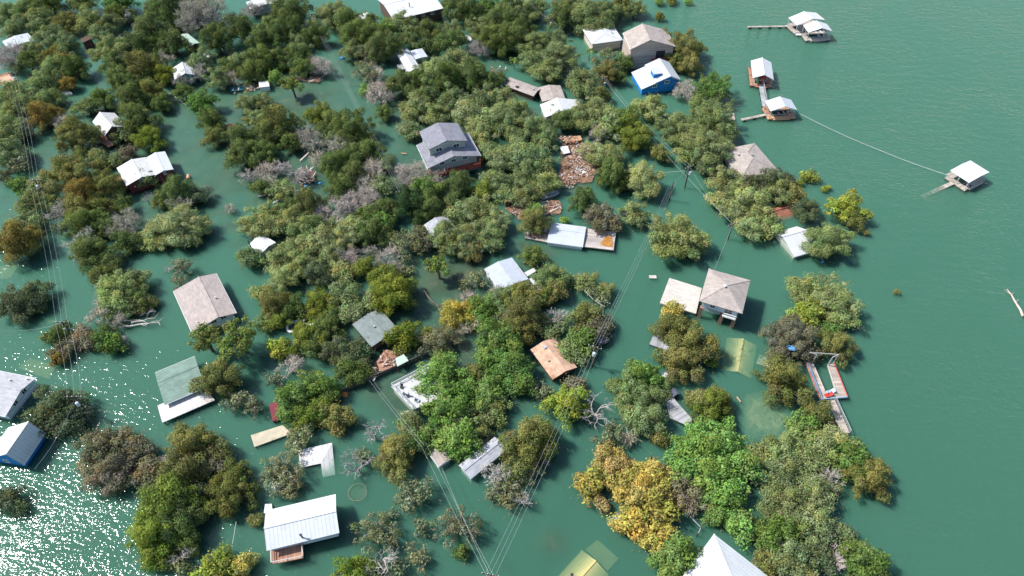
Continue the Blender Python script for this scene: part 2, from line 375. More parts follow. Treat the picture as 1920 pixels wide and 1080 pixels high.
    for (u_, v_, kind) in vents:
        q = at(u_, v_, (h+rz)/2)-ctr; x = max(-L*0.45, min(L*0.45, q.dot(u))); y = max(-W*0.42, min(W*0.42, q.dot(v))); z = rh(y)
        if kind == 'chimney': pipe(ro, 'flue', x, y, z, 1.1, 0.13, DARKP)
        elif kind == 'vent': pipe(ro, 'vent', x, y, z, 0.3, 0.11)
        elif kind == 'box': MB().box(x-0.3, x+0.3, y-0.3, y+0.3, z-0.2, z+0.28).build('vent', STEEL, ro)
        elif kind == 'sky': MB().box(x-0.5, x+0.5, y-0.35, y+0.35, z-0.2, z+0.15).build('skylight', DARKP, ro)
    T['_L'] = L; T['_W'] = W; T['_rz'] = rz; T['_ry'] = ry
    return T
def hip(name, label, A, B, C, D, h, rise, roof, wall, inset=None, cat='house', over=0.5, low=-1.8, wall_z0=None, wins=(0,0,0), vents=(), apexshift=(0, 0)):
    u, v, L, W, ctr, flip = frame4(A, B, C, D, h)
    T = thing(name, label, cat, (ctr.x, ctr.y, 0), math.atan2(u.y, u.x))
    k = (L/2-0.02) if inset is None else inset
    k = min(k, L/2-0.02); ax, ay = apexshift
    vs = [(-L/2,-W/2,h),(L/2,-W/2,h),(L/2,W/2,h),(-L/2,W/2,h),(-L/2+k+ax,ay,h+rise),(L/2-k+ax,ay,h+rise)]
    vs += [(-L/2,-W/2,h-.15),(L/2,-W/2,h-.15),(L/2,W/2,h-.15),(-L/2,W/2,h-.15)]
    ro = MB().add(vs, [(0,1,5,4),(1,2,5),(2,3,4,5),(3,0,4),(0,6,7,1),(1,7,8,2),(2,8,9,3),(3,9,6,0),(9,8,7,6)]).build('roof', roof, T)
    cp = MB()
    for a, b in ((0,4),(3,4),(1,5),(2,5),(4,5)):
        if (Vector(vs[a])-Vector(vs[b])).length > 0.3: cp.bar(Vector(vs[a])+Vector((0,0,.02)), Vector(vs[b])+Vector((0,0,.02)), 0.25, 0.06)
    cp.build('ridge_cap', roof, ro)
    x0, x1, y0, y1 = -L/2+over, L/2-over, -W/2+over, W/2-over
    if wall:
        MB().box(x0, x1, y0, y1, low if wall_z0 is None else wall_z0, h-0.15).build('wall', wall, T)
        s = 1 if v.y < 0 else -1; yy = y1 if s > 0 else y0
        for i in range(wins[2]):
            window(T, (x0+(x1-x0)*(i+1)/(wins[2]+1), yy, h-1.0), (1,0,0), (0,s,0), 1.0, 0.85)
        for kk, (s, xx) in enumerate(((1, x1), (-1, x0))):
            for i in range(wins[kk]): window(T, (xx, y0+(y1-y0)*(i+1)/(wins[kk]+1), h-1.0), (0,1,0), (s,0,0), 1.0, 0.85)
    for (u_, v_, kind) in vents:
        q = at(u_, v_, h+rise*0.5)-ctr; x = q.dot(u); y = q.dot(v)
        z = h+rise*max(0, min(1-abs(x)/(L/2), 1-abs(y)/(W/2))); pipe(ro, 'vent', x, y, z, 0.35, 0.16, WHITEP if kind == 'white' else STEEL)
    T['_L'] = L; T['_W'] = W
    return T
def slab(name, label, poly, z, mat, cat='deck', th=0.22, skirt=None, zs=None, part='surface', piles=True, group=None, ref=(0, 1)):
    """flat roof or deck from its outline in the photo at height z (or per-corner heights zs)"""
    zz = zs or [z]*len(poly)
    pts = [at(p[0], p[1], k) for p, k in zip(poly, zz)]
    c = sum(pts, Vector())/len(pts); c.z = 0
    d = pts[ref[1]]-pts[ref[0]]; rz = math.atan2(d.y, d.x)
    T = thing(name, label, cat, c, rz, group); M_ = Matrix.Rotation(-rz, 3, 'Z')
    loc = [M_ @ (p-c) for p in pts]
    MB().prism([(p.x, p.y) for p in loc], [k-th for k in zz], list(zz)).build(part, mat, T)
    if skirt:
        k = 0.94
        MB().prism([(p.x*k, p.y*k) for p in loc], -1.8, [q-th-0.004 for q in zz]).build('wall', skirt, T)
    elif piles:
        for p, q in zip(loc, zz):
            if q > 0.05: MB().tube([(p.x*0.93, p.y*0.93, -3), (p.x*0.93, p.y*0.93, q-th)], 0.12, 7).build('pile', POLEM, T)
    T['_pts'] = [x for p in loc for x in (p.x, p.y)]
    return T
def rail(parent, pts, z, h=0.95, mat=None, step=1.6, name='railing'):
    """railing along local points"""
    mb = MB(); mat = mat or WHITEP
    for i in range(len(pts)-1):
        a = Vector((*pts[i], z)); b = Vector((*pts[i+1], z)); n = max(1, int((b-a).length/step))
        for k in range(n+1):
            p = a.lerp(b, k/n); mb.bar(p, p+Vector((0, 0, h)), 0.09, 0.09)
        up = Vector((0, 0, h)); mb.bar(a+up, b+up, 0.12, 0.08); mb.bar(a+up*0.5, b+up*0.5, 0.05, 0.05)
    return mb.build(name, mat, parent)
def local(T, p):
    q = Vector((p.x-T.location.x, p.y-T.location.y, 0)); return (Matrix.Rotation(-T.rotation_euler.z, 3, 'Z') @ q).to_2d()

# --- south side, nearest the camera
t = gable('metal_roof_house', 'pale stilt house with ribbed white metal roof and a brown railed porch', (497.5,957.5),(629.5,927.5),(636,997.5),(500,1032),(495.5,990),(630,957.5), 2.9, WHITE_RIB, WHITEW, low=-1, wins=(1,0,3), wall_z0=0.5, vents=((566,1008,'chimney'),))
pts = [local(t, at(u, v, 1.0)) for u, v in ((510,1029),(568,1016),(569,1046),(511,1058))]
MB().prism([tuple(p) for p in pts], 0.8, 1.0).build('porch', DECKR, t)
rail(t, [tuple(pts[0]), tuple(pts[3]), tuple(pts[2]), tuple(pts[1])], 1.0, mat=PALEW)
slab('side_landing', 'small white landing at the left end of the ribbed white metal roof', ((497,945),(509.5,944.5),(511,960),(494.5,962)), 1.6, WHITE_PL, 'landing')
gable('tan_roof_house', 'house with broad pinkish tan shingle roof and white gable end facing the pines', (325,545),(359,624),(444,587),(405,513),(371,520),(410,594), 2.2, PINK_SH, WHITEW, wins=(3,0,0), over=0.6, vents=((405,560,'vent'),))
gable('green_roof_house', 'flooded house with two tone green shingle roof above a white patio roof', (291,698),(369.5,666),(381,727.5),(308,759.5),(292.5,718),(372.5,685), 1.6, GREEN_SH, SAGEW, wins=(0,0,0), over=0.4)
slab('patio_canopy', 'long flat streaked white metal patio roof below the green shingle roof', ((295,760),(385,725),(402.5,750),(304,792.5)), 0.75, WHITE_STREAK, 'patio roof', ref=(0,1))
gable('grey_roof_house', 'light grey shingle house cut by the left edge of the photo', (-52,684),(67.5,710),(10,780),(-110,756),(-80,707),(39.5,731), 2.0, LGREY_SH, WHITEW, wins=(2,0,0), vents=((20,714,'vent'),(51,709,'vent')))
gable('blue_wall_house', 'bright blue house with white metal roof in the sun glitter at lower left', (87,812),(47,863),(-30,870),(14,800),(50,790),(12,852), 1.3, WHITE_RIB, BLUEW, wins=(1,0,2), over=0.35)
gable('long_shed', 'long narrow grey shingle shed with white walls beside a sunken deck', (927.5,819),(860,874),(882.5,896),(951,842.5),(938,827),(870,882), 1.3, PALE_SH, WHITEW, cat='shed', over=0.25, wins=(0,0,0))
slab('sunken_deck', 'brown deck just under water along the long grey shed', ((903,826),(928,815),(884,856),(858,874)), -0.25, DECKO, 'deck', th=0.12, piles=False)
gable('small_shed', 'small pale shed with tree shade on its roof under the wires', (801,845),(822,877),(846,860),(830,841),(815,842),(834,868), 0.9, TAN_SH, WHITEW, cat='shed', over=0.2)
slab('l_shaped_canopy', 'l shaped white metal roof with one leg sinking into the water', ((559.5,844.5),(622.5,830),(628.5,890),(605,895),(601.7,868.7),(562.5,877)), 0.4, WHITE_STREAK, 'roof', zs=[.45,.45,-.75,-.75,.3,.45], th=0.15, piles=False)
slab('flat_roofed_shed', 'beige flat roof barely above water under the dark leafy trees', ((470,816),(530,797),(548,812),(477,838)), 0.35, BEIGE, 'roof')
# round sunken pool
c = at(670, 923, -0.25); k = 17/ppm(670, 923)
t = thing('sunken_pool', 'round pool with its rim sunken just under green water', 'pool', (c.x, c.y, 0))
rg = MB(); n = 24
for i in range(n):
    a0, a1 = 2*math.pi*i/n, 2*math.pi*(i+1)/n
    rg.bar((k*math.cos(a0), k*math.sin(a0), -0.3), (k*math.cos(a1), k*math.sin(a1), -0.3), 0.2, 0.12)
rg.build('rim', surf('algae_rim', (.16,.17,.11), .3), t)
MB().prism([(k*0.97*math.cos(2*math.pi*i/n), k*0.97*math.sin(2*math.pi*i/n)) for i in range(n)], -1.5, -1.3).build('liner', surf('algae_liner', (.22,.19,.09), .3), t)
# submerged houses
def sunk_gable(name, label, A, B, C, D, h, rise, roof=SUBM, **kw):
    return gable(name, label, A, B, C, D, None, None, h, roof, GREYW, rise=rise, over=0.3, low=-4, **kw)
t = sunk_gable('drowned_house', 'house drowned to its pale yellow ridge at the bottom edge, vent above water', (1090,1031),(1034,1096),(1086,1140),(1142,1078), -1.0, 0.9)
pipe(t, 'flue', t['_L']*0.12, -t['_W']*0.2, -0.3, 0.8, 0.16, DARKP)
slab('drowned_annex', 'dim square annex roof fully under water behind the drowned yellow ridge', ((1120,1012),(1160,1047),(1139,1070),(1098,1030)), -1.35, SUBM, 'roof', piles=False)
sunk_gable('drowned_house', 'yellowish ribbed roof drowned to its ridge below the brick stilt house', (1362,632),(1354,691),(1407,713),(1420,649), -1.2, 0.95)
slab('drowned_shed', 'small tan roof corner under water at the brown crowned oak', ((1424,664),(1449,676),(1447,688),(1418,682)), 0, BEIGE, 'roof', zs=[-1.0,-.2,.06,-.6], piles=False, th=.1)
slab('sunken_house', 'large faint yellow roof under water right of the light grey roof', ((34,690),(55,672),(106,685),(92,711)), -1.2, SUBM, 'roof', piles=False)
slab('sunken_shed', 'small yellowish roof under water beside the dark round oak at left', ((87,588),(107,584),(107,602),(87,608)), -1.0, SUBM, 'roof', piles=False)
slab('sunken_house', 'faint pale roof under water at the left edge above the round oak', ((-10,500),(34,496),(20,522),(-10,524)), -1.1, SUBM, 'roof', piles=False)
slab('sunken_shed', 'pale roof corner under water beneath the gold sycamore', ((1141,975),(1155,960),(1172,972),(1160,988)), 0, WHITE_PL, 'roof', zs=[-.8,-.6,-.2,-.1], piles=False, th=.1)
slab('sunken_shed', 'dim olive roof under water left of the grey oak cluster', ((1162,790),(1172,772),(1200,782),(1190,800)), -1.2, SUBM, 'roof', piles=False)
hip('white_hip_house', 'large white ribbed hip roof house cut by the bottom edge', (1335,1001),(1238,1143),(1427,1290),(1524,1143), 2.6, 3.4, WHITE_RIB, WHITEW, inset=9)
# stilt house on brick posts
t = hip('brick_stilt_house', 'pale house with tan hip roof raised on brick posts over water', (1310,564),(1390,587.5),(1408.7,526),(1330,504), 5.3, 1.6, TAN_SH, WHITEW, wall_z0=3.0, over=0.75, wins=(0,0,0), vents=((1357,542,'white'),))
L, W = t['_L'], t['_W']
# the side nearest the camera is local y = -W/2 or +W/2
sg = -1 if (Matrix.Rotation(t.rotation_euler.z, 3, 'Z') @ Vector((0, 1, 0))).y > 0 else 1
yf = sg*(W/2-0.75)
for x in (-L/2+0.9, L*0.1, L/2-0.9): MB().box(x-0.35, x+0.35, yf-0.35, yf+0.35, -3, 2.98).build('brick_post', BRICK, t)
for x in (-L/2+1, L/2-1): MB().box(x-0.3, x+0.3, -yf-0.3, -yf+0.3, -3, 2.98).build('brick_post', BRICK, t)
MB().box(-L/2+0.75, L/2-0.75, -yf-0.1, -yf+0.1, -2, 2.98).build('back_wall', DARKP, t)
MB().box(-L/2+1.2, L*0.05, yf-sg*1.5-0.1, yf-sg*1.5+0.1, 0.6, 1.9).build('garage_door', WHITEW, t)
window(t, (-L*0.17, yf, 4.3), (1,0,0), (0,sg,0), 0.9, 1.3)
MB().box(L*0.10, L/2-0.8, yf-0.01 if sg>0 else yf-1.0, yf+1.0 if sg>0 else yf+0.01, 3.0, 3.15).build('balcony', WHITEP, t)
rail(t, [(L*0.12, yf+sg*0.95), (L/2-0.85, yf+sg*0.95)], 3.15)
window(t, (L*0.2, yf, 4.1), (1,0,0), (0,sg,0), 1.6, 1.7, 'balcony_door')
slab('cream_terrace', 'flat cream tiled terrace roof left of the brick stilt house', ((1255,521),(1316,540),(1305,588),(1237,568)), 0.8, CREAMDECK, 'terrace', skirt=SAGEW)
slab('plank_deck', 'small grey plank deck half under the olive tree', ((1231,614),(1270,628),(1258,660),(1218,645)), 0.45, DECKG, 'deck')
slab('drowned_dock_deck', 'grey plank deck between the two oak clusters with shade across it', ((1246,745),(1262,745),(1298,786),(1292,799),(1257,784)), 0.5, DECKG, 'deck', ref=(1,2))
gable('dark_shed', 'tiny dark roofed shed at the head of the grey plank deck', (1254,734),(1262,745),(1275,738),(1266,727),None,None, 0.9, SLATE_SH, BROWNW, cat='shed', rise=0.4, over=0.1)
slab('tilted_metal_sheet', 'murky tilted sheet roof between the dark shed and the white locker', ((1238,713),(1258,715),(1260,728),(1244,730)), 0, LGREY_SH, 'roof', zs=[.3,.2,-.5,-.4], piles=False, th=.1)
# plywood roof
gable('terracotta_roof_house', 'half sunk house with bare terracotta roof sheathing and a tree shadow', (998,657),(1038,718),(1080,683),(1036,632),(1018,640),(1062,695), 1.3, PLY, BROWNW, over=0.35, vents=((1028,677,'vent'),(1022,653,'box')), cap=False)
gable('sage_roof_house', 'house with sage grey roof among dark oaks above a wrecked patio', (660,606),(699,655),(746,615),(712,580),(690,587),(724,633), 2.2, SAGE_SH, BROWNW, vents=((702,614,'vent'),), wins=(1,0,1))
slab('wrecked_patio', 'littered red brown patio below the sage grey roof', ((706,678),(722,655),(742,660),(764,672),(738,688),(712,697)), 0.5, DECKR, 'patio')
slab('patio_awning', 'pale green awning sheet over the corner of the wrecked patio', ((741,672),(757,664),(766,676),(745,687)), 1.7, GREEN_MT, 'awning', th=0.1)
t = slab('roof_terrace', 'white walled roof terrace with rails under the leaning green tree', ((733,724),(810,684),(852,735),(775,768)), 2.2, TERR, 'terrace', skirt=SAGEW, piles=False)
pp = t['_pts']; pp = [(pp[i]*0.97, pp[i+1]*0.97) for i in range(0, 8, 2)]
rail(t, [pp[1], pp[0], pp[3]], 2.2, mat=STEEL)
def lump(T, x, y, z, mat, name, s=.5):
    mb = MB(); mb.box(x-s, x+s, y-s*.7, y+s*.7, z, z+s*.7); mb.box(x-s, x-s*.6, y-s*.7, y+s*.7, z+s*.7+.002, z+s*1.5); mb.build(name, mat, T)
P4 = [Vector((t['_pts'][i], t['_pts'][i+1])) for i in range(0, 8, 2)]
for (a_, b_, m_, s_) in ((.15, .2, DARKP, .35), (.12, .55, DARKP, .3), (.2, .8, STEEL, .4), (.08, .38, WHITEP, .3)):
    q = P4[0].lerp(P4[1], a_).lerp(P4[3].lerp(P4[2], a_), b_)
    c_ = at(0, 0); w_ = Matrix.Rotation(t.rotation_euler.z, 3, 'Z') @ Vector((q.x, q.y, 0)) + t.location
    o_ = MB().box(-s_, s_, -s_*.7, s_*.7, .25, .35).box(-s_, -s_*.7, -s_*.7, s_*.7, .352, .9).box(-s_*.9, -s_*.8, -s_*.6, -s_*.5, 0, .248).box(s_*.8, s_*.9, s_*.5, s_*.6, 0, .248).build('garden_chair', m_)
    o_.location = (w_.x, w_.y, 2.2); o_.rotation_euler = (0, 0, a_*30)
    tag(o_, {.15: 'dark chair at the upper end of the white roof terrace', .12: 'small dark chair mid way along the terrace rail', .2: 'grey metal lounge chair at the lower corner of the terrace', .08: 'white chair against the terrace rail'}[a_], 'chair', 'chairs on the roof terrace')
slab('white_landing', 'small white landing platform below the white roof terrace', ((751,775),(765,769),(772,782),(762,788)), 1.0, WHITE_PL, 'landing')
# middle
gable('white_roof_house', 'white roofed house beside the round juniper in the centre channel', (908,503),(938,546),(991,523),(959,484),None,None, 2.0, PALEBLUE, WHITEW, rise=0.5, over=0.3)
slab('leaning_sheet', 'small leaning white sheet roof right of the white roofed house', ((983,511),(1001,502),(1005,508),(989,518)), 1.2, WHITE_PL, 'roof', th=.1)
slab('broken_porch', 'broken light roof panel half hidden by the oak right of the white roofed house', ((982,531),(996,520),(1018,536),(1008,548)), 0, WHITE_PL, 'roof', zs=[.8,1.3,.9,.4], th=.1)
t = gable('plank_deck_house', 'low house with light metal roof joined to a long rust stained deck', (1025.5,454),(1092,462.5),(1100,426),(1033,417),(1029,434),(1097,442), 1.2, LGREY_MT, WHITEW, over=0.2)
slab('rust_stained_deck', 'long plank roof deck with an orange rust patch at its right corner', ((1098,428),(1155,434.5),(1150.5,469),(1091,462)), 0.7, RUSTY, 'roof deck', ref=(0,1))
slab('rust_pile', 'orange heap of wet leaves on the long plank deck', ((1131,449),(1138,440),(1148,445),(1148,463),(1132,461),(1126,456)), 0.78, RUST, 'leaf heap', piles=False, th=.06)
slab('porch_wreck', 'littered low porch left of the light metal roof under the small tree', ((984,436),(1027,430),(1026,454),(984,446)), 0.3, RUSTY, 'porch')
gable('hidden_grey_house', 'grey roofed house nearly buried in trees above the centre channel', (800,421),(811,449),(858,427),(831,405),None,None, 2.2, PALE_SH, GREYW, rise=0.8)
gable('small_white_house', 'small white roofed house at the left edge of the central woods', (461,456),(490,474),(518,455),(497,443),None,None, 1.6, WHITE_PL, GREYW, rise=0.4, over=0.3)
# big grey house on the hill: lower block, upper gable, red porch
t = gable('tall_grey_house', 'tall grey house with stacked roofs and red railed deck in the woods', (774,259),(802,314),(902,294),(886,262),(828,250),(852,292), 4.6, GREY_SH, SAGEW, over=0.9, wins=(3,0,0), low=-1)
# upper block
u, v, L, W, ctr, fl = frame4((784,246),(800,272),(882,272),(857.5,228), 7.6)
o = ctr-t.location; o.z = 0
rr = Matrix.Rotation(-t.rotation_euler.z, 3, 'Z'); o = rr @ o
Lu, Wu = L*0.95, W
vs = []; pf = [(-Wu/2, 7.4), (-Wu*0.02, 8.9), (Wu/2, 7.4)]
for x in (-Lu/2, Lu/2):
    for y, z in pf: vs.append((o.x+x, o.y+y, z))
    for y, z in pf: vs.append((o.x+x, o.y+y, z-0.14))
ro = MB().add(vs, [(0,6,7,1),(1,7,8,2),(3,4,10,9),(4,5,11,10),(0,3,9,6),(2,8,11,5),(0,1,4,3),(1,2,5,4),(6,9,10,7),(7,10,11,8)]).build('upper_roof', GREY_SH, t)
pf = [(-Wu/2+.5, 4.7), (Wu/2-.5, 4.7), (Wu/2-.5, 7.3), (-Wu*0.02, 8.7), (-Wu/2+.5, 7.3)]
vs = [(o.x+x, o.y+y, z) for x in (-Lu/2+.5, Lu/2-.5) for y, z in pf]
MB().add(vs, [(0,1,2,3,4),(9,8,7,6,5)]+[(i, i+5, (i+1)%5+5, (i+1)%5) for i in range(5)]).build('upper_wall', SAGEW, t)
s = 1 if (Matrix.Rotation(t.rotation_euler.z, 3, 'Z') @ Vector((1, 0, 0))).y < 0 else -1
for k in (-0.22, 0.22): window(t, (o.x+s*(Lu/2-.5), o.y+Wu*k, 6.4), (0,1,0), (s,0,0), 1.6, 1.1)
L2, W2 = t['_L'], t['_W']
xe = s*(L2/2-0.9)
MB().box(min(xe, xe+s*2.0), max(xe, xe+s*2.0), -W2/2+.3, W2/2-.3, 2.1, 2.35).build('porch_deck', REDRAIL, t)
MB().box(min(xe, xe+s*1.9), max(xe, xe+s*1.9), -W2/2+.5, W2/2-3.5, -1, 2.09).build('base_wall', BLOCK, t)
rail(t, [(xe, -W2/2+.4), (xe+s*1.95, -W2/2+.4), (xe+s*1.95, W2/2-.4), (xe, W2/2-.4)], 2.35, 1.0, REDRAIL)
for y in (-W2/2+.5, -W2*0.15, W2*0.2, W2/2-.5): MB().box(xe+s*1.8-.1, xe+s*1.8+.1, y-.1, y+.1, 2.35, 4.4).build('porch_post', REDRAIL, t)
# top
gable('top_white_roof_house', 'long brown walled house with broad white roof at the top edge', (711,-3),(805,-24),(824,17),(734,39),(718,8),(813,-12), 3.8, WHITE_PL, BROWNW, wins=(0,0,4), over=0.5, vents=((768,13,'chimney'),))
slab('annex_building', 'small plain white roof below the broad white roof at the top edge', ((660,33),(687,22),(699,31),(680,46)), 2.5, WHITE_PL, 'roof', skirt=GREYW)
gable('white_mobile_home', 'long narrow white roofed mobile home pointing to the bare tree', (743,98),(766,136),(790,130),(763,90),(752,90),(777,129), 2.4, WHITE_PL, GREYW, wins=(1,0,1), over=0.25)
gable('grey_carport', 'open carport with flat grey metal roof beside the white mobile home', (769,94),(779,110),(802,107),(792,92),None,None, 2.4, LGREY_MT, None, cat='carport', posts=True, rise=0.15, over=0.2, cap=False)
slab('grey_steps', 'small dark porch step left of the white mobile home', ((744,121),(757,119),(760,129),(748,131)), 0.8, DECKG, 'porch')
gable('top_edge_white_house', 'white roofed grey walled house at the top edge, left of the power pole', (463,4),(468,17),(523,6),(512,-8),None,None, 2.6, WHITE_PL, GREYW, rise=0.6, wins=(0,0,2))
gable('pale_roofed_house', 'pale metal roof in the oaks near the upper left corner', (2,76),(18,92),(62,75),(54,63),None,None, 2.5, LGREY_MT, GREYW, rise=0.4, vents=((25,75,'vent'),(40,70,'vent')))
gable('pale_green_roof_house', 'small pale green metal roof beside the round dark junipers', (335,69),(356,88),(375,80),(351,63),None,None, 2.4, GREEN_MT, BROWNW, rise=0.4, over=0.3)
gable('teal_wall_house', 'white roofed teal walled house half hidden by bare trees', (320,127),(329,147),(364,142),(361,121),(342,119),(346,135), 2.6, WHITE_PL, TEALW)
slab('tiny_shed', 'tiny white shed roof just above the teal walled house', ((381,101),(393,99),(396,106),(389,109)), 1.5, WHITE_PL, 'shed', skirt=GREYW)
gable('striped_roof_house', 'ribbed white metal roof house with brown side deck near upper left', (172,230),(198,255),(236,238),(216,210),(187,213),(209,234), 3.0, WHITE_STREAK, BROWNW)
slab('brown_side_deck', 'brown plank deck below the ribbed roof house near upper left', ((178,258),(193,252),(215,270),(203,276)), 1.0, DECKR, 'deck')
slab('brown_shed', 'small brown roof tucked into the oaks near upper left', ((150,73),(168,65),(172,72),(155,80)), 2.2, BROWNW, 'roof', skirt=BROWNW)
slab('white_lean_to', 'small white sheet roof in the oak at the left edge', ((29,281),(49,277),(51,285),(31,288)), 1.2, WHITE_PL, 'roof')
gable('red_house', 'barn red house on stilts with white metal roof and porch at left', (216,316),(241,347.5),(290,328),(277,293),(250,294.5),(262,336), 3.0, WHITE_OLD, REDW, wins=(1,0,0), over=0.3)
t = gable('red_house_wing', 'right wing of the barn red house with the brightest white roof', (277,293),(290,329),(326,317),(308,285),None,None, 3.1, WHITE_RIB, REDW, rise=0.5, over=0.3, wins=(1,0,1))
slab('red_house_porch', 'tan porch deck at the left corner of the barn red house', ((214,332),(226,330),(240,350),(226,364)), 1.2, DECKO, 'porch')
# east cluster
hip('cream_house', 'low cream house with white hip roof by the lake shore', (1096,60),(1109,83),(1169,75),(1145,42), 2.8, 0.9, WHITE_PL, CREAM, inset=3.5, wins=(0,0,4), vents=((1147,62,'x'),))
t = gable('tall_tan_house', 'tall tan two storey house beside the cream house', (1167.5,66),(1186,96),(1262,84),(1250,52),(1202,45),(1222,74), 6.4, TAN_SH, TANW, over=0.3, wins=(0,0,0), vents=((1236,56,'vent'),))
L, W = t['_L'], t['_W']
s = 1 if (Matrix.Rotation(t.rotation_euler.z, 3, 'Z') @ Vector((1, 0, 0))).y < 0 else -1
# camera-right side carries the red balcony
sy = 1 if (Matrix.Rotation(t.rotation_euler.z, 3, 'Z') @ Vector((0, 1, 0))).x > 0 else -1
xb = s*(L/2-.3)
MB().box(min(xb, xb+s*1.6), max(xb, xb+s*1.6), min(0, sy*W*.45), max(0, sy*W*.45), 2.6, 2.8).build('balcony', REDRAIL, t)
rail(t, [(xb+s*1.5, 0), (xb+s*1.5, sy*W*.45)], 2.8, mat=REDRAIL)
MB().box(xb+s*0.01 if s > 0 else xb-0.08, xb+.08 if s > 0 else xb-0.01, min(sy*.1*W, sy*W*.3), max(sy*.1*W, sy*W*.3), 2.8, 5.2).build('porch_door', DARKP, t)
t = gable('blue_house', 'bright blue lakeside house with white and grey stepped metal roof', (1186,139),(1206,171),(1272,147),(1252,115),(1237,113.5),(1257,142), 1.7, WHITE_RIB, BLUEW, h2=3.2, over=0.2, wins=(2,0,0))
L, W, rz, ry = t['_L'], t['_W'], t['_rz'], t['_ry']
s2 = -1 if (Vector(local(t, at(1262, 130, 3.2))).y < 0) else 1
hs_ = lambda y: 0
ye = s2*(W/2+.15); yi = -s2*W*.16
def zr(y): return rz-(rz-(3.2 if (y-ry)*s2 > 0 else 1.7))*abs(y-ry)/(W/2-ry*(1 if y > ry else -1))+.32
pf = [(yi, zr(yi)), (ry, zr(ry)), (ye, zr(ye))]
vs = [(x, y, z-k) for x in (-L/2-.25, L/2+.25) for k in (0, .16) for y, z in pf]
MB().add(vs, [(0,6,7,1),(1,7,8,2),(3,4,10,9),(4,5,11,10),(0,3,9,6),(2,8,11,5),(0,1,4,3),(1,2,5,4),(6,9,10,7),(7,10,11,8)]).build('upper_roof', LGREY_MT, t)
pb = local(t, at(1228, 147, 2.6)); MB().box(pb.x-1.3, pb.x+1.3, pb.y-1.0, pb.y+1.0, 1.8, rz+0.15).build('dormer', BLUEW, t)
MB().box(pb.x-1.5, pb.x+1.5, pb.y-1.2, pb.y+1.2, rz+0.154, rz+0.27).build('dormer_roof', LGREY_MT, t)
gable('brown_roof_house', 'low brown shingle roof by the fallen wreckage, right arm of its bend', (1008,163),(1016,192),(1061,185),(1050,161),None,None, 1.5, TAN_SH, BROWNW, rise=0.5, over=0.3)
gable('brown_roof_wing', 'left arm of the bent brown shingle roof, with small skylights', (941,158),(1000,181),(1016,166),(956,145),None,None, 1.6, TAN_SH, BROWNW, rise=0.55, over=0.3, vents=((970,163,'sky'),(1003,166,'vent'),(1000,170,'vent')), cap=True)
gable('white_roofed_barn', 'long white roof directly below the bent brown roof', (1013,197),(1024,222),(1094,209),(1084,186),(1012,200),(1088,190), 2.0, WHITE_PL, GREYW, over=0.3)
hip('taupe_hip_house', 'square taupe hip roof house at the shore above the round trees', (1344,281),(1394,335),(1456,320),(1419,269), 1.5, 1.6, TAN_SH, WHITEW, inset=4.5, vents=((1384,292,'x'),(1408,295,'x')))
sunk_gable('red_roof_house', 'red shingle roof sinking between two lakeside trees', (1438,390),(1482,380),(1488,408),(1446,420), -0.6, 1.5, RED_SH)
gable('shore_white_house', 'white roofed house sinking into the lake beside a round oak', (1454,435),(1504,423),(1525,470),(1487,483),(1466,443),(1514,431), 1.0, WHITE_PL, SAGEW, over=0.3)
slab('floating_cabin', 'small white roofed cabin afloat left of the lone leaning tree', ((485,153),(504,151),(505,162),(486,164)), 1.4, WHITE_PL, 'cabin', skirt=WHITEW)
slab('terracotta_shed', 'terracotta roof patch under bare trees at the left edge', ((-2,145),(16,138),(27,150),(5,162)), 1.4, PLY, 'roof', skirt=BROWNW)
slab('dark_red_shed', 'dark red roof corner showing left of the leafy dark tree', ((504,758),(520,752),(526,785),(511,790)), 0.6, REDW, 'roof', skirt=BROWNW)
slab('small_white_shed', 'tiny white roof high in the top woods', ((870,64),(880,68),(885,70),(883,77),(876,76)), 2.0, WHITE_PL, 'roof')
slab('loose_roof_sheet', 'small bright roof panel lying at the head of the brown debris slope', ((1049,275),(1064,273),(1069,286),(1056,289)), 0.9, WHITE_PL, 'roof', th=.1)
slab('brown_shed', 'low brown shed roof at the left of the debris shore', ((944,366),(968,361),(972,372),(948,378)), 1.6, DECKR, 'shed', skirt=BROWNW)
slab('cabin_porch', 'pale cabin porch under trees below the debris slope', ((1050,258),(1088,254),(1092,262),(1062,268)), 0.9, DECKO, 'porch')

# ------------------------------------------------------------------ docks
def boathouse(label, A, B, C, D, R1, R2, h, roof, deckm, slip=True):
    T = gable('boathouse', label, A, B, C, D, R1, R2, h, roof, None, cat='boathouse', posts=True, over=0.25, low=0.3, cap=True)
    L, W = T['_L'], T['_W']
    k = 1.0
    MB().box(-L/2-.2, L/2+.2, -W/2-.2, -W/2+1.2, 0.1, 0.42).build('deck', deckm, T)
    MB().box(-L/2-.2, L/2+.2, W/2-1.2, W/2+.35, 0.1, 0.42).build('deck', deckm, T)
    MB().box(-L/2-.8, -L/2+1.1, -W/2+1.2, W/2-1.2, 0.1, 0.42).build('deck', deckm, T)
    MB().box(L/2-1.1, L/2+.6, -W/2+1.2, W/2-1.2, 0.1, 0.42).build('deck', deckm, T)
    for y in (-W/2+.3, W/2-.3): MB().box(-L/2, L/2, y-.5, y+.5, -0.4, 0.098).build('float', DARKP, T)
    mb = MB()
    for x in (-L*.2, L*.2): mb.bar((x, -W*.3, .5), (x, W*.3, .5), .15, .15); mb.bar((x, W*.3, .5), (x, W*.3, h-.3), .1, .1)
    mb.build('boat_lift', STEEL, T)
    return T
t = boathouse('boathouse with white gable roof in front of its twin at top right', (1506,47),(1518,61),(1559.5,58),(1550,44),None,None, 3.0, WHITE_PL, DECK)
t = boathouse('long flat white boathouse farthest out at top right, dark mark on its roof', (1472,31),(1496,43),(1547,41),(1537,25.5),None,None, 3.0, WHITE_PL, DECK)
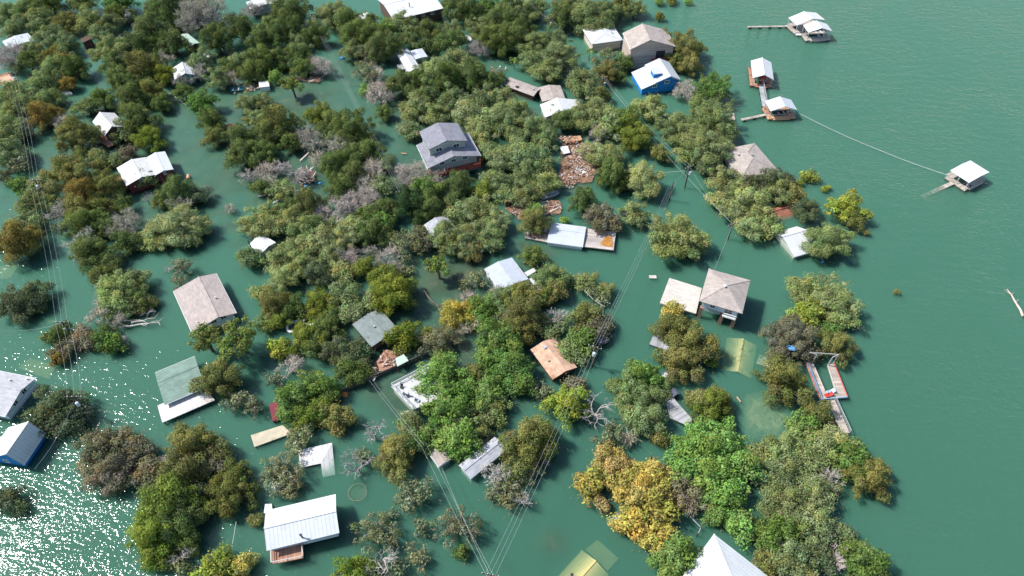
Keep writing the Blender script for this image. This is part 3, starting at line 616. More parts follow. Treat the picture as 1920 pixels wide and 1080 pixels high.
t = boathouse('boathouse with bright white roof at the upper end of the bent walkway', (1409,114),(1412,147),(1450.5,148),(1445,116),None,None, 2.8, WHITE_PL, DECKR)
t = boathouse('grey white boathouse with orange deck tied to the long lake cable', (1438,191),(1446,211),(1494,203),(1480,185),None,None, 2.8, LGREY_MT, DECKO)
t = boathouse('lone boathouse far out on the open lake with red trimmed roof', (1781,317.5),(1816,341),(1857.5,324),(1821,302),(1804,307),(1840,330), 2.7, WHITE_PL, DECK)
def walkway(label, a, b, wpx, z=0.45, mat=None, zb=None, railing=False, name='walkway'):
    p = at(*a, z); q = at(*b, z if zb is None else zb); d = q-p; L = Vector((d.x, d.y, 0)).length
    wd = wpx/ppm(*a); T = thing(name, label, 'walkway', ((p.x+q.x)/2, (p.y+q.y)/2, 0), math.atan2(d.y, d.x))
    zb = z if zb is None else zb
    MB().prism([(-L/2,-wd/2),(L/2,-wd/2),(L/2,wd/2),(-L/2,wd/2)], [z-.2,zb-.2,zb-.2,z-.2], [z,zb,zb,z]).build('planks', mat or DECK, T)
    for x in np.arange(-L/2+.8, L/2, 3.2):
        if z+(zb-z)*(x/L+.5) > 0.15: MB().box(x-.4, x+.4, -wd*.55, wd*.55, -0.3, z+(zb-z)*(x/L+.5)-.24).build('float', DARKP, T)
    if railing: rail(T, [(-L/2, wd/2-.08), (L/2, wd/2-.08)], max(z, zb), .9, mat=STEEL)
    return T
walkway('white walkway reaching left from the twin boathouses at top right', (1402,50), (1494,48.5), 4.5)
slab('dock_platform', 'small plank platform joining the twin boathouses', ((1492,48),(1504,46),(1508,57),(1495,58)), .46, DECK, 'platform', piles=False)
slab('swim_platform', 'low white swim platform left of the front twin boathouse', ((1489,59),(1506,59),(1508,66),(1493,66)), .25, WHITE_PL, 'platform', piles=False, th=.15)
walkway('grey walkway from the bright roofed boathouse down to the bend', (1427,158), (1434,199), 8, mat=DECKG, railing=True)
walkway('short red walkway joining the bend to the orange deck', (1434,199), (1440,214), 8, mat=DECKR)
walkway('pale walkway reaching left from the orange decked boathouse', (1391,224), (1438,214), 6)
walkway('walkway of the lone boathouse, its far end sinking in the lake', (1792,340), (1728,369), 8, zb=-0.9)
slab('loose_dock', 'small loose dock float at the edge of the big oak cluster', ((1369,212),(1376,212),(1379,225),(1368,225)), .3, DECK, 'dock', piles=False)
# U-shaped slip dock
pA = [(1510,676),(1523,680),(1546,733),(1566,731),(1552,685),(1563,680),(1589,745),(1538,749)]
t = slab('slip_dock', 'u shaped boat slip dock with red and blue edging and steel gate', pA, .5, DECK, 'dock', piles=False, th=.35, ref=(0,7))
L_ = t['_pts']; P_ = [Vector((L_[i], L_[i+1])) for i in range(0, len(L_), 2)]
def edge(i, j, mat, name, k=.5, off=0.0):
    mb = MB(); mb.bar((*P_[i], .56), (*P_[j], .56), .16, .2); mb.build(name, mat, t)
edge(0, 7, surf('faded_red', (.50,.16,.13), .3), 'fender'); edge(5, 6, surf('faded_red', (.50,.16,.13), .3), 'fender'); edge(6, 7, surf('faded_blue_rail', (.20,.33,.50), .2), 'fender'); edge(1, 2, PALEW, 'kerb_board'); edge(3, 4, PALEW, 'kerb_board')
fr = MB()
for i in (0, 5):
    p = P_[i]; fr.bar((*p, .5), (*p, 3.2), .12, .12)
    q = P_[1 if i == 0 else 4]; fr.bar((*q, .5), (*q, 3.2), .16, .16); fr.bar((*p, 3.2), (*q, 3.2), .14, .14)
fr.bar((*P_[0], 3.2), (*P_[5], 3.2), .12, .12)
fr.build('gate_frame', STEEL, t)
rail(t, [tuple(P_[0].lerp(P_[7], .1)), tuple(P_[0].lerp(P_[7], .95))], .5, .8, mat=surf('faded_blue_rail', (.20,.33,.50), .2))
walkway('weathered walkway running down from the u shaped slip dock', (1558,750), (1586,812), 15, railing=True)
def lounger(label, u, v, mat):
    p = at(u, v, .5); T = thing('deck_chair', label, 'chair', (p.x, p.y, .5), .3); T.scale = (.75, .75, .8)
    MB().box(-.9, .5, -.5, .5, .3, .38).build('seat', mat, T); MB().add([(.5,-.5,.34),(.5,.5,.34),(1.1,.5,.95),(1.1,-.5,.95),(.5,-.5,.26),(.5,.5,.26),(1.1,.5,.87),(1.1,-.5,.87)],[(0,1,2,3),(7,6,5,4),(0,4,5,1),(1,5,6,2),(2,6,7,3),(3,7,4,0)]).build('backrest', mat, T)
    for x in (-.8, .4):
        for y in (-.42, .42): MB().box(x-.04, x+.04, y-.04, y+.04, 0, .298).build('leg', WHITEP, T)
lounger('blue and white deck chair on the u shaped slip dock', 1556, 736, surf('blue_stripe', (.45,.62,.75), .1, kind='plank', pitch=.25))
lounger('red deck chair on the u shaped slip dock', 1552, 742, REDP)

# ------------------------------------------------------------------ small things
def boat(label, u, v, ang, L=4.5, W=1.6, mat=STEEL, name='skiff', cat='boat'):
    p = at(u, v, .2); T = thing(name, label, cat, (p.x, p.y, 0), R_(ang))
    n = 9; vs = []; hw = [W/2*(1 if x < .55 else math.sqrt(max(0, 1-((x-.55)/.47)**2))) for x in np.linspace(0, 1, n)]
    for i in range(n):
        x = -L/2+L*i/(n-1); h = hw[i]
        vs += [(x,-h,.55),(x,-h*.75,-.15),(x,h*.75,-.15),(x,h,.55),(x,h*.85,.55),(x,h*.65,0.05),(x,-h*.65,0.05),(x,-h*.85,.55)]
    fs = []
    for i in range(n-1):
        for k in range(8): fs.append((i*8+k, (i+1)*8+k, (i+1)*8+(k+1)%8, i*8+(k+1)%8))
    fs += [tuple(range(8))[::-1]]
    MB().add(vs, fs).build('hull', mat, T)
    for x in (-L*.28, L*.05): MB().box(x-.15, x+.15, -W*.38, W*.38, .3, .36).build('seat', PALEW, T)
    MB().box(-L/2-.25, -L/2+.0, -.18, .18, -.1, .85).build('motor', DARKP, T)
    return T
boat('grey skiff with gear stranded among trees above the white pool', 617, 562, 4, 5.5, 1.8)
boat('small grey skiff stranded on the debris shore', 1031, 366, 25, 4.8, 1.7, surf('skiff_grey', (.45,.48,.52), .1))
boat('teal covered boat caught in the debris at the top left channel', 446, 168, 10, 4.5, 1.9, TEALP)
boat('red and black boat against the junipers of the top left channel', 436, 240, -20, 4, 1.8, REDP)
boat('slim white boat under the top left oaks', 125, 176, 0, 3, 1.2, WHITEP)
boat('white boat moored inside the front twin boathouse', 1533, 60, 100, 4.6, 1.9, WHITEP, 'motor_boat')
boat('dark hulled boat under the long flat boathouse roof', 1503, 39, 5, 5.0, 1.9, DARKP, 'motor_boat')
boat('red hulled boat in the boathouse at the bent walkway', 1430, 150, 95, 4.6, 1.9, REDP, 'motor_boat')
boat('dark boat in the slip of the orange decked boathouse', 1468, 212, 15, 4.6, 1.8, DARKP, 'motor_boat')
boat('pale boat in the slip of the lone far boathouse', 1820, 340, 60, 4.6, 1.8, surf('skiff_grey', (.45,.48,.52), .1), 'motor_boat')
def blob(name, label, cat, u, v, r, mat, hgt=.5, z=0):
    """a crumpled floating heap (tarp, cushion)"""
    p = at(u, v, .2); rnd = random.Random(u*7+v); n = 10; vs = [(0, 0, hgt)]; fs = []
    for j, (kr, kz) in enumerate(((.5, .85), (.85, .55), (1, 0), (.8, -.5))):
        for i in range(n):
            a = 2*math.pi*i/n; q = r*kr*rnd.uniform(.75, 1.15); vs.append((q*math.cos(a), q*math.sin(a)*.7, hgt*kz*rnd.uniform(.7, 1.2)))
    for i in range(n): fs.append((0, 1+i, 1+(i+1) % n))
    for j in range(3):
        for i in range(n): fs.append((1+j*n+i, 1+(j+1)*n+i, 1+(j+1)*n+(i+1) % n, 1+j*n+(i+1) % n))
    o = MB().add(vs, fs).build(name, mat); o.location = (p.x, p.y, z); return tag(o, label, cat)
blob('blue_tarp', 'crumpled bright blue tarp floating in the top channel', 'tarp', 641, 108, .9, BLUEP)
blob('blue_tarp', 'pale blue tarp tangled in the brown oak by the slip dock', 'tarp', 1474, 671, 1.0, surf('faded_blue', (.15,.36,.62), .15), .5, 3.6)
blob('blue_tarp', 'small blue tarp beside the white junk in the grey bare trees', 'tarp', 575, 352, .6, BLUEP, .4, .6)
blob('blue_tarp', 'smallest blue scrap caught right of the white junk', 'tarp', 601, 346, .5, BLUEP, .3, .6)
blob('white_tarp', 'pile of white plastic junk in the grey bare trees', 'junk pile', 556, 362, 1.4, WHITEP, .8, .3)
blob('white_cover', 'rounded white cover caught in the sparse oak left of the l shaped roof', 'tarp', 521, 917, 1.0, WHITEP, .7, 1.2)
blob('float_buoy', 'tiny blue buoy below the round oak on the right shore', 'buoy', 1543, 490, .35, BLUEP, .35)
blob('red_tarp', 'orange red tarp at the right corner of the white terrace', 'tarp', 857, 711, 1.3, REDP, .7, .5)
blob('rusty_box', 'rusty orange crate floating by the long dark fence', 'crate', 645, 739, .9, RUST, .5)
def plank(label, u, v, L, ang, mat=PALEW, wd=.35, name='floating_plank', cat='plank', z=.08, group=None):
    p = at(u, v, z); o = MB().box(-L/2, L/2, -wd/2, wd/2, -.12, .12).build(name, mat); o.location = (p.x, p.y, z); o.rotation_euler = (R_(2), 0, R_(ang)); return tag(o, label, cat, group)
plank('floating wooden crate lid above the cream terrace', 1224, 519.5, 1.5, 0, PALEW, .8)
plank('thin brown plank afloat right of the olive tree by the drowned roof', 1385, 749, 1.2, -65, ORANGEP, .15)
plank('long pale plank floating upright between the bare trees', 571, 294, 3.6, 65)
plank('short pale plank floating at the top of the bare tree gap', 611, 280, 2.2, -22)
plank('pale plank floating left of the bare trees', 491, 367, 2.0, 15)
plank('greenish plank floating below the bare trees', 521, 376, 2.6, 45)
plank('orange plank afloat in the channel left of the tall grey house', 757, 288, 1.4, -5, ORANGEP, .25)
def barrel():
    p = at(353, 332, .2); o = MB().tube([(0,-.75,.2),(0,-.7,.2),(0,.7,.2),(0,.75,.2)], [.3,.42,.42,.3], 12).build('floating_barrel', ORANGEP); o.location = (p.x, p.y, 0); o.rotation_euler = (0,0,R_(12)); tag(o, 'orange barrel floating right of the barn red house', 'barrel')
barrel()
def log(label, a, b, r, branches=3, mat=PALEW, z=.15, seed=1):
    p, q = at(*a, z), at(*b, z); rnd = random.Random(seed); T = thing('driftwood_log', label, 'driftwood', (p.x, p.y, 0))
    d = q-p; d.z = 0; pts = [Vector((0,0,z))+d*t+Vector((rnd.uniform(-.2,.2), rnd.uniform(-.2,.2), 0)) for t in (0,.25,.5,.75,1)]
    MB().tube(pts, [r, r*.9, r*.75, r*.55, r*.3], 7).build('trunk', mat, T)
    for i in range(branches):
        s = pts[rnd.choice((2,3,4))]; dd = Matrix.Rotation(R_(rnd.choice((-1,1))*rnd.uniform(25,60)), 3, 'Z') @ d.normalized()
        MB().tube([s, s+dd*rnd.uniform(.8,2)+Vector((0,0,rnd.uniform(0,.5)))], [r*.35, r*.1], 5).build('branch', mat, T)
log('bleached driftwood log floating at the right edge of the lake', (1920,594), (1889,541), .24, 3, surf('pinkish_drift', (.55,.44,.38), .2))
log('pale fallen trunk lying over water below the grey cedar clump', (228,613), (296,604), .22, 3, PALEW, .3, 2)
log('bleached trunk crossing the fallen white logs at left', (247,605), (290,596), .16, 2, PALEW, .6, 3)
log('upper white log of the crossed pile at left', (222,600), (272,601), .14, 2, PALEW, .4, 4)
log('leaning bleached stub on the crossed white logs', (272,610), (295,601), .14, 1, PALEW, .8, 5)
log('dark broken log reaching across the central channel', (793,545), (828,582), .25, 3, surf('wet_log', (.14,.12,.09), .3), .2, 6)
log('grey fallen branch in the water above the teal walled house channel', (318,174), (350,197), .14, 3, PALEW, .2, 7)
# trampoline
p = at(1126, 632, 1.0); t = thing('trampoline', 'round black trampoline beside the utility pole below the olive tree', 'trampoline', (p.x, p.y, 0))
MB().prism([(1.5*math.cos(2*math.pi*i/20), 1.5*math.sin(2*math.pi*i/20)) for i in range(20)], .95, 1.0).build('mat', surf('tramp', (.10,.11,.13), .1), t)
rg = MB()
for i in range(20):
    a0, a1 = 2*math.pi*i/20, 2*math.pi*(i+1)/20; rg.bar((1.7*math.cos(a0), 1.7*math.sin(a0), 1.0), (1.7*math.cos(a1), 1.7*math.sin(a1), 1.0), .3, .12)
rg.build('frame', DARKP, t)
for k in range(4): MB().tube([(1.6*math.cos(k*1.57), 1.6*math.sin(k*1.57), -1.5), (1.6*math.cos(k*1.57), 1.6*math.sin(k*1.57), .95)], .05).build('leg', STEEL, t)
# collapsed pools
for (u, v, r, lab) in ((555, 612, 15, 'left half of a collapsed white rimmed pool under the junipers'), (584, 601, 13, 'right half of the collapsed pool with torn teal liner')):
    p = at(u, v, .4); k = r/ppm(u, v); t = thing('collapsed_pool', lab, 'pool', (p.x, p.y, 0), .3); n = 18; rg = MB(); wl = MB(); rnd = random.Random(u)
    P = [(k*1.1*math.cos(2*math.pi*i/n), k*.85*math.sin(2*math.pi*i/n), .5+rnd.uniform(-.25,.3)) for i in range(n)]
    for i in range(n): rg.bar(P[i], P[(i+1)%n], .42, .12)
    rg.build('rim', WHITEP, t)
    wl.add([(x, y, z-.06) for x, y, z in P]+[(x*.95, y*.95, -.6) for x, y, z in P], [(i, (i+1)%n, (i+1)%n+n, i+n) for i in range(n)]); wl.build('liner', LINER, t)
# white locker near shed
t = slab('dock_locker', 'white storage locker with red cans above the tilted sheet roof', ((1239,698),(1252,698),(1254,707),(1240,706)), 1.0, WHITE_PL, 'locker', skirt=WHITEW, th=.12)
blob('red_cans', 'heap of red cans beside the white storage locker', 'fuel cans', 1251, 712, .55, REDP, .45)
# long dark fence behind the terrace
a, b = at(640, 736), at(803, 665); d = b-a; T = thing('long_fence', 'long dark fence crossing the water between patio and terrace', 'fence', a, math.atan2(d.y, d.x)); L = d.length
MB().box(0, L, -.08, .08, -1, 1.0).build('boards', surf('fence_dark', (.09,.085,.08), .2), T)
for x in np.arange(0, L, 2.6): MB().box(x-.09, x+.09, -.17, -.082, -2, 1.25).build('post', POLEM, T)
def fence_wire(label, pts, h=.9):
    a = at(*pts[0]); T = thing('wire_fence', label, 'fence', a)
    P = [at(*p)-a for p in pts]
    for i in range(len(P)-1):
        m = MB(); m.tube([P[i]+Vector((0,0,h)), P[i+1]+Vector((0,0,h))], .05, 5); m.build('cable', WIRE, T)
    for p in P: MB().tube([p+Vector((0,0,-2)), p+Vector((0,0,h+.3))], .12, 6).build('post', POLEM, T)
fence_wire('chain railing on short posts near the terracotta roof', ((1085,545),(1112,573),(1133,586)), 1.8)
fence_wire('thin mooring post by the juniper hillside at lower left', ((446,980),(436,1040)), .8)
fence_wire('swing rope and post under the big green tree', ((1291,969),(1313,992),(1307,1004)), .6)
fence_wire('short posts with cable left of the debris cove', ((1239,330),(1284,326)), 1.0)

# ------------------------------------------------------------------ utility poles and wires
def pole(label, base, top, cross=True, can=True, ang=0.0, hmax=11, hset=None):
    b = at(*base); h = hset or min(hmax, height_of(base, top)); T = thing('utility_pole', label, 'utility pole', (b.x, b.y, 0), R_(ang), 'wooden utility poles')
    MB().tube([(0,0,-3), (0,0,h*.5), (0,0,h)], [.19,.16,.13], 8).build('shaft', POLEM, T)
    if cross:
        ca = MB().bar((-1.3, .16, h-.4), (1.3, .16, h-.4), .14, .14).build('crossarm', POLEM, T)
        for x in (-1.2, -.4, .4, 1.2): MB().tube([(x, .16, h-.33), (x, .16, h-.1)], .06, 6).build('insulator', WHITEP, ca)
    if can:
        MB().tube([(.1,-.45,h-2.3), (.1,-.45,h-2.25), (.1,-.45,h-1.4), (.1,-.45,h-1.3)], [.22,.30,.30,.18], 12).build('transformer', surf('can_grey', (.55,.60,.64), .05), T)
    return b, h
PW = {}
for k, a in {
 'p1': ('utility pole with pale transformer among the bare trees at far left', (44,172), (37,130)),
 'p2': ('utility pole rising from the oak left of the gold trees', (88,372), (66,336)),
 'p3': ('utility pole in the small tree clump between the two left wires', (133,626), (116,603)),
 'p4': ('dark utility pole beside the big oak at lower left', (170,779), (135,745)),
 'p5': ('utility pole at the top woods above the channel', (590,52), (583,25)),
 'p6': ('slim utility pole left of the cream house', (1030,62), (1031,33)),
 'p7': ('utility pole with transformer left of the blue house', (1130,167), (1131,145)),
 'p8': ('utility pole with two transformers in the open water left of the taupe roof', (1284,351), (1291,311)),
 'p9': ('plain leaning pole left of the double transformer pole', (1255,374), (1262,341)),
 'p10': ('utility pole at the shore below the taupe roof trees', (1365,447), (1371,418)),
 'p11': ('utility pole right of the terracotta roof', (1110,686), (1115,650)),
 'p12': ('utility pole with transformer in bare trees below the tall grey house', (757,385), (752,358)),
 'p13': ('bare leaning pole top above the gold sycamore', (1217,870), (1221,857)),
 'p15': ('thin pole by the small white roof left of the central woods', (477,480), (461,452)),
 'p16': ('short pole with transformer in the junipers of the top channel', (657,90), (656,78)),
 'p17': ('short pole behind the small pale shed under the wires', (797,848), (791,832)),
}.items():
    PW[k] = pole(*a, cross=k not in ('p9', 'p13', 'p15', 'p16', 'p17'), can=k in ('p1','p2','p3','p4','p5','p6','p7','p8','p11','p12','p16'), ang={'p1':10,'p2':5,'p3':0,'p4':0,'p5':15,'p12':15,'p8':30,'p7':30,'p6':30,'p10':30,'p11':-20}.get(k, 0), hset={'p13': 3.0}.get(k))
bB = at(920, 1079); PW['p14'] = pole('utility pole at the bottom edge where the wires meet', (921,1110), (919,1078), ang=-10)
def wires(label, a, b, n=3, spread=.8, sag=1.2, r=.014, za=None, zb=None, name='power_line', mat=None, grp='overhead power lines'):
    def pt(q, z):
        if isinstance(q, str): bb, h = PW[q]; return Vector((bb.x, bb.y, h-.15 if z is None else z))
        return at(q[0], q[1], 6 if z is None else z)
    A, B = pt(a, za), pt(b, zb); d = B-A; s = Vector((-d.y, d.x, 0)).normalized()
    for k in range(n):
        off = s*spread*(k-(n-1)/2); pts = []
        for i in range(17):
            t = i/16; p = A.lerp(B, t)+off; p.z -= sag*4*t*(1-t)*(1+.06*k); pts.append(p)
        lab = label if n == 1 else ('%s, %s wire' % (label, {2: ('left', 'right'), 3: ('left', 'middle', 'right')}[n][k]))
        o = MB().tube(pts, r, 4).build(name, mat or WIRE); tag(o, lab, 'power line', grp)
wires('power line from the centre pole up to the top woods pole', 'p12', 'p5', 3, .5)
wires('power line leaving the top edge from the top woods pole', 'p5', (572,-25), 2, .5, za=None, zb=9)
wires('power line from the top edge to the cream house pole', (985,-8), 'p6', 2, .7, zb=None, za=8)
wires('power line from the cream house pole to the blue house pole', 'p6', 'p7', 2, .8)
wires('power line from blue house pole to the double transformer pole', 'p7', 'p8', 2, .9)
wires('power line over open water to the taupe shore pole', 'p8', 'p10', 1, .9)
wires('power line from the plain pole to the terracotta roof pole', 'p9', 'p11', 3, .5)
wires('power line from the terracotta roof pole to the bottom edge pole', 'p11', 'p14', 3, .7)
wires('power line down the left woods to the oak pole', 'p1', 'p2', 3, .8)
wires('power line over the left channel between the oak pole and clump pole', 'p2', 'p3', 3, 1.0)
wires('power line between clump pole and the lower left pole', 'p3', 'p4', 3, 1.1)
wires('power line entering from the top left edge', 'p1', (28,95), 2, .6, zb=8)
wires('service line from the short pole down to the bottom edge pole', 'p17', 'p14', 2, .9, 1.0, .014)
wires('service line passing the white landing into the wires', (695,712), (793,836), 2, .5, .6, .015, za=5, zb=4)
wires('service line from the small pale shed towards the bottom pole', (828,876), 'p14', 1, 1, 1.5, .018, za=3)
wires('mooring line from the lower left pole across the sun glitter', 'p4', (64,880), 1, 1, 1.0, .03, za=6, zb=2)
wires('thin service line reaching in from the left edge to the clump pole', (-5,620), 'p3', 1, 1, 1.0, .03, za=5)
wires('service line from shore pole to the brick stilt house', 'p10', (1340,505), 1, 1, .6, .02, zb=6)
wires('short link between the two crossing poles', 'p8', 'p9', 1, 1, .4, .02)
wires('line from the crossing pole over to the shore pole', 'p7', 'p10', 1, 1, 1.5, .02)
A, B = at(1500,213,1.2), at(1776,328,.8); pts = []
for i in range(25): t = i/24; p = A.lerp(B, t); p.z = max(.06, p.z-1.0*4*t*(1-t)); pts.append(p)
tag(MB().tube(pts, .055, 4).build('mooring_cable', WIRE), 'long pale cable from the orange decked boathouse to the lone boathouse', 'cable')

# ------------------------------------------------------------------ floating debris nobody could count
def debris(label, patches, seed, cols=None):
    rnd = random.Random(seed); mb = MB()
    for (u, v, rx, ry, n, z) in patches:
        for i in range(n):
            a = rnd.uniform(0, 6.283); q = math.sqrt(rnd.random()); p = at(u+rx*q*math.cos(a), v+ry*q*math.sin(a), z)
            big = rnd.random() < .05; L = rnd.uniform(1.2, 3.2) if rnd.random() < .12 else rnd.uniform(.12, .55); wd = rnd.uniform(.5, 1.1) if big else rnd.uniform(.07, .2)
            t = rnd.uniform(0, 3.14); ca, sa = math.cos(t), math.sin(t); zz = z+rnd.uniform(-.03, .18); tl = rnd.uniform(-.12, .12)
            vs = [(p.x+x*ca*L/2-y*sa*wd/2, p.y+x*sa*L/2+y*ca*wd/2, zz+x*tl+k) for k in (-.04, .05) for x, y in ((-1,-1),(1,-1),(1,1),(-1,1))]
            mb.add(vs, [(3,2,1,0),(4,5,6,7),(0,1,5,4),(1,2,6,5),(2,3,7,6),(3,0,4,7)])
    m, nt, b = newmat('debris_mix'); g = N(nt, 'ShaderNodeNewGeometry'); cr = N(nt, 'ShaderNodeValToRGB'); cr.color_ramp.interpolation = 'CONSTANT'
    cc = cols or [(0,(.38,.25,.17)),(.25,(.24,.13,.085)),(.5,(.50,.41,.34)),(.62,(.15,.09,.06)),(.82,(.66,.65,.63)),(.95,(.36,.11,.08))]
    while len(cr.color_ramp.elements) < len(cc): cr.color_ramp.elements.new(.5)
    for e, (pos, c) in zip(cr.color_ramp.elements, cc): e.position = pos; e.color = c4(c)
    nt.links.new(g.outputs['Random Per Island'], cr.inputs[0]); nt.links.new(cr.outputs[0], b.inputs['Base Color']); b.inputs['Roughness'].default_value = .9
    o = mb.build('floating_debris', m); tag(o, label, 'debris', kind='stuff'); return o
def mud(label, poly, seed):
    rnd = random.Random(seed); pts = []
    for i in range(len(poly)):
        a, b = poly[i], poly[(i+1) % len(poly)]
        for k in range(5): t_ = k/5; pts.append((a[0]+(b[0]-a[0])*t_+rnd.uniform(-3, 3), a[1]+(b[1]-a[1])*t_+rnd.uniform(-2, 2)))
    P = [at(x, y, 0) for x, y in pts]; o = MB().prism([(q.x, q.y) for q in P], -.5, .035).build('mud_bank', surf('brown_silt', (.235, .135, .085), .35, .9, 1.5, dirt=(.33, .22, .15))); tag(o, kind='structure')
def shoal(poly, z, seed):
    rnd = random.Random(seed); P = [at(x+rnd.uniform(-4, 4), y+rnd.uniform(-3, 3), z) for x, y in poly]; c = sum(P, Vector())/len(P); n = len(P)
    vs = [(c.x, c.y, z)]+[tuple(c.lerp(q, .55)) for q in P]+[(q.x, q.y, z-.9) for q in P]
    fs = [(0, 1+i, 1+(i+1) % n) for i in range(n)]+[(1+i, 1+n+i, 1+n+(i+1) % n, 1+(i+1) % n) for i in range(n)]
    o = MB().add(vs, fs).build('sand_shoal', surf('pale_sand', (.50, .43, .24), .2, .95, .8)); tag(o, kind='structure')
shoal([(1385,770),(1400,735),(1440,728),(1490,760),(1500,800),(1470,826),(1420,824),(1395,808)], -.85, 1)
shoal([(470,215),(500,180),(560,165),(625,168),(640,200),(600,215),(540,212),(500,232)], -.75, 2)
shoal([(800,500),(850,490),(905,515),(880,545),(820,545),(780,525)], -.85, 3)
mud('', [(1056,268),(1108,270),(1117,320),(1108,340),(1070,345),(1042,352),(1050,300)], 3)
mud('', [(948,392),(985,378),(1050,376),(1052,400),(1012,402),(975,412)], 4)
mud('', [(700,680),(724,660),(760,668),(742,684),(716,692)], 5)
mud('', [(-6,142),(14,134),(32,150),(6,166)], 6)
debris('broken boards and litter floating on the brown shore of the debris cove', [(1085,288,26,22,620,.1),(1095,318,26,14,330,.1),(1062,338,20,16,200,.1)], 1)
debris('broken boards afloat by the brown shed roof', [(1025,388,24,12,220,.1),(975,392,18,14,150,.1)], 2)
debris('narrow raft of broken boards under the top channel junipers', [(582,149,26,4,220,.1),(690,114,24,3,90,.1),(552,147,8,3,50,.1)], 3)
debris('pale boards and junk tangled in the grey bare trees', [(572,330,20,16,240,.3)], 4)
debris('boards drifting by the teal covered boat', [(470,163,16,7,70,.1),(440,172,6,4,14,.1),(935,132,20,7,60,.15)], 5)
debris('litter over the wrecked patio and white terrace', [(735,672,24,18,70,.75),(700,700,14,8,40,.5)], 6)
debris('scattered scraps around the dark cabin and shed', [(1065,262,26,8,60,.95),(950,372,16,8,40,.3),(1004,440,18,6,50,.45),(10,152,14,8,30,.3)], 7)
# ------------------------------------------------------------------ trees
def leafmesh(name, P, Nn, size, tone, mat, aspect=1.35, up=0.35, seed=0):
    """many small leaf-clump faces: P centres, Nn preferred normals, size per leaf, tone per leaf (rgb)"""
    rg = np.random.default_rng(seed); n = len(P)
    nn = Nn + rg.normal(0, .42, (n, 3)); nn[:, 2] += up
    nn /= np.linalg.norm(nn, axis=1, keepdims=True)+1e-9
    a = np.cross(nn, rg.normal(0, 1, (n, 3))); a /= np.linalg.norm(a, axis=1, keepdims=True)+1e-9
    b = np.cross(nn, a); s = size[:, None]/2
    # a folded, pointed clump: two triangles sharing the long axis
    v0 = P-a*s*aspect; v2 = P+a*s*aspect; v1 = P+b*s+nn*s*.35; v3 = P-b*s+nn*s*.35
    V = np.stack([v0, v1, v2, v3], 1).reshape(-1, 3)
    me = bpy.data.meshes.new(name); me.vertices.add(4*n); me.vertices.foreach_set('co', V.ravel().astype('f'))
    me.loops.add(4*n); me.loops.foreach_set('vertex_index', np.arange(4*n, dtype='i'))
    me.polygons.add(n); me.polygons.foreach_set('loop_start', np.arange(0, 4*n, 4, dtype='i')); me.polygons.foreach_set('loop_total', np.full(n, 4, dtype='i'))
    at_ = me.attributes.new('tone', 'FLOAT_COLOR', 'FACE'); at_.data.foreach_set('color', np.concatenate([tone, np.ones((n, 1))], 1).ravel().astype('f'))
    me.materials.append(mat); me.update(); return me
def strips(name, A, B, wd, tone, mat, seed=0):
    rg = np.random.default_rng(seed); n = len(A); d = B-A; a = np.cross(d, rg.normal(0, 1, (n, 3))); a /= np.linalg.norm(a, axis=1, keepdims=True)+1e-9
    w_ = wd[:, None]/2; V = np.stack([A-a*w_, A+a*w_, B+a*w_*.4, B-a*w_*.4], 1).reshape(-1, 3)
    me = bpy.data.meshes.new(name); me.vertices.add(4*n); me.vertices.foreach_set('co', V.ravel().astype('f'))
    me.loops.add(4*n); me.loops.foreach_set('vertex_index', np.arange(4*n, dtype='i'))
    me.polygons.add(n); me.polygons.foreach_set('loop_start', np.arange(0, 4*n, 4, dtype='i')); me.polygons.foreach_set('loop_total', np.full(n, 4, dtype='i'))
    at_ = me.attributes.new('tone', 'FLOAT_COLOR', 'FACE'); at_.data.foreach_set('color', np.concatenate([tone, np.ones((n, 1))], 1).ravel().astype('f'))
    me.materials.append(mat); me.update(); return me
def lobes(rg, R, H, nl, lr, jit=.18, low=-.35):
    """lobe centres over a dome of radius R, half height H; uneven outline"""
    out = []; ph = rg.uniform(0, 6.28); am = rg.uniform(.10, .26); am2 = rg.uniform(.08, .2); ph2 = rg.uniform(0, 6.28)
    g = 2.399963
    for i in range(nl):
        z = 1-(1-low)*(i+.5)/nl; r = math.sqrt(max(0, 1-z*z)); th = i*g+rg.normal(0, .25)
        k = 1+am*math.sin(2*th+ph)+am2*math.sin(3*th-ph)+.08*math.sin(5*th+ph2)+rg.normal(0, jit)*.6
        c = np.array([r*math.cos(th)*(R-lr*.75)*k, r*math.sin(th)*(R-lr*.75)*k, z*(H-lr*.6)*(1+rg.normal(0, jit)*.9)])
        out.append((c, lr*rg.choice([.55, .75, .95, 1.25])*rg.uniform(.9, 1.1)))
    return out
def limbs(mb, rg, lob, H, tr, base=-3.0, fork=-.35, frac=1.0, bend=.3):
    """trunk plus a limb to most of the lobes"""
    f = np.array([0, 0, H*fork]); mb.tube([(0,0,base),(rg.normal(0,.1),rg.normal(0,.1),(base+f[2])/2),tuple(f)], [tr*1.2, tr, tr*.8], 7)
    for c, r in lob:
        if rg.random() > frac: continue
        m1 = f+(c-f)*.45+rg.normal(0, bend, 3)*np.array([1,1,.5]); m1[2] -= .1*H
        mb.tube([tuple(f), tuple(m1), tuple(f+(c-f)*.8+rg.normal(0,bend*.3,3)), tuple(c+(c-f)/np.linalg.norm(c-f)*r*(1.25 if rg.random() < .35 else .1))], [tr*.5, tr*.34, tr*.2, tr*.08], 5)
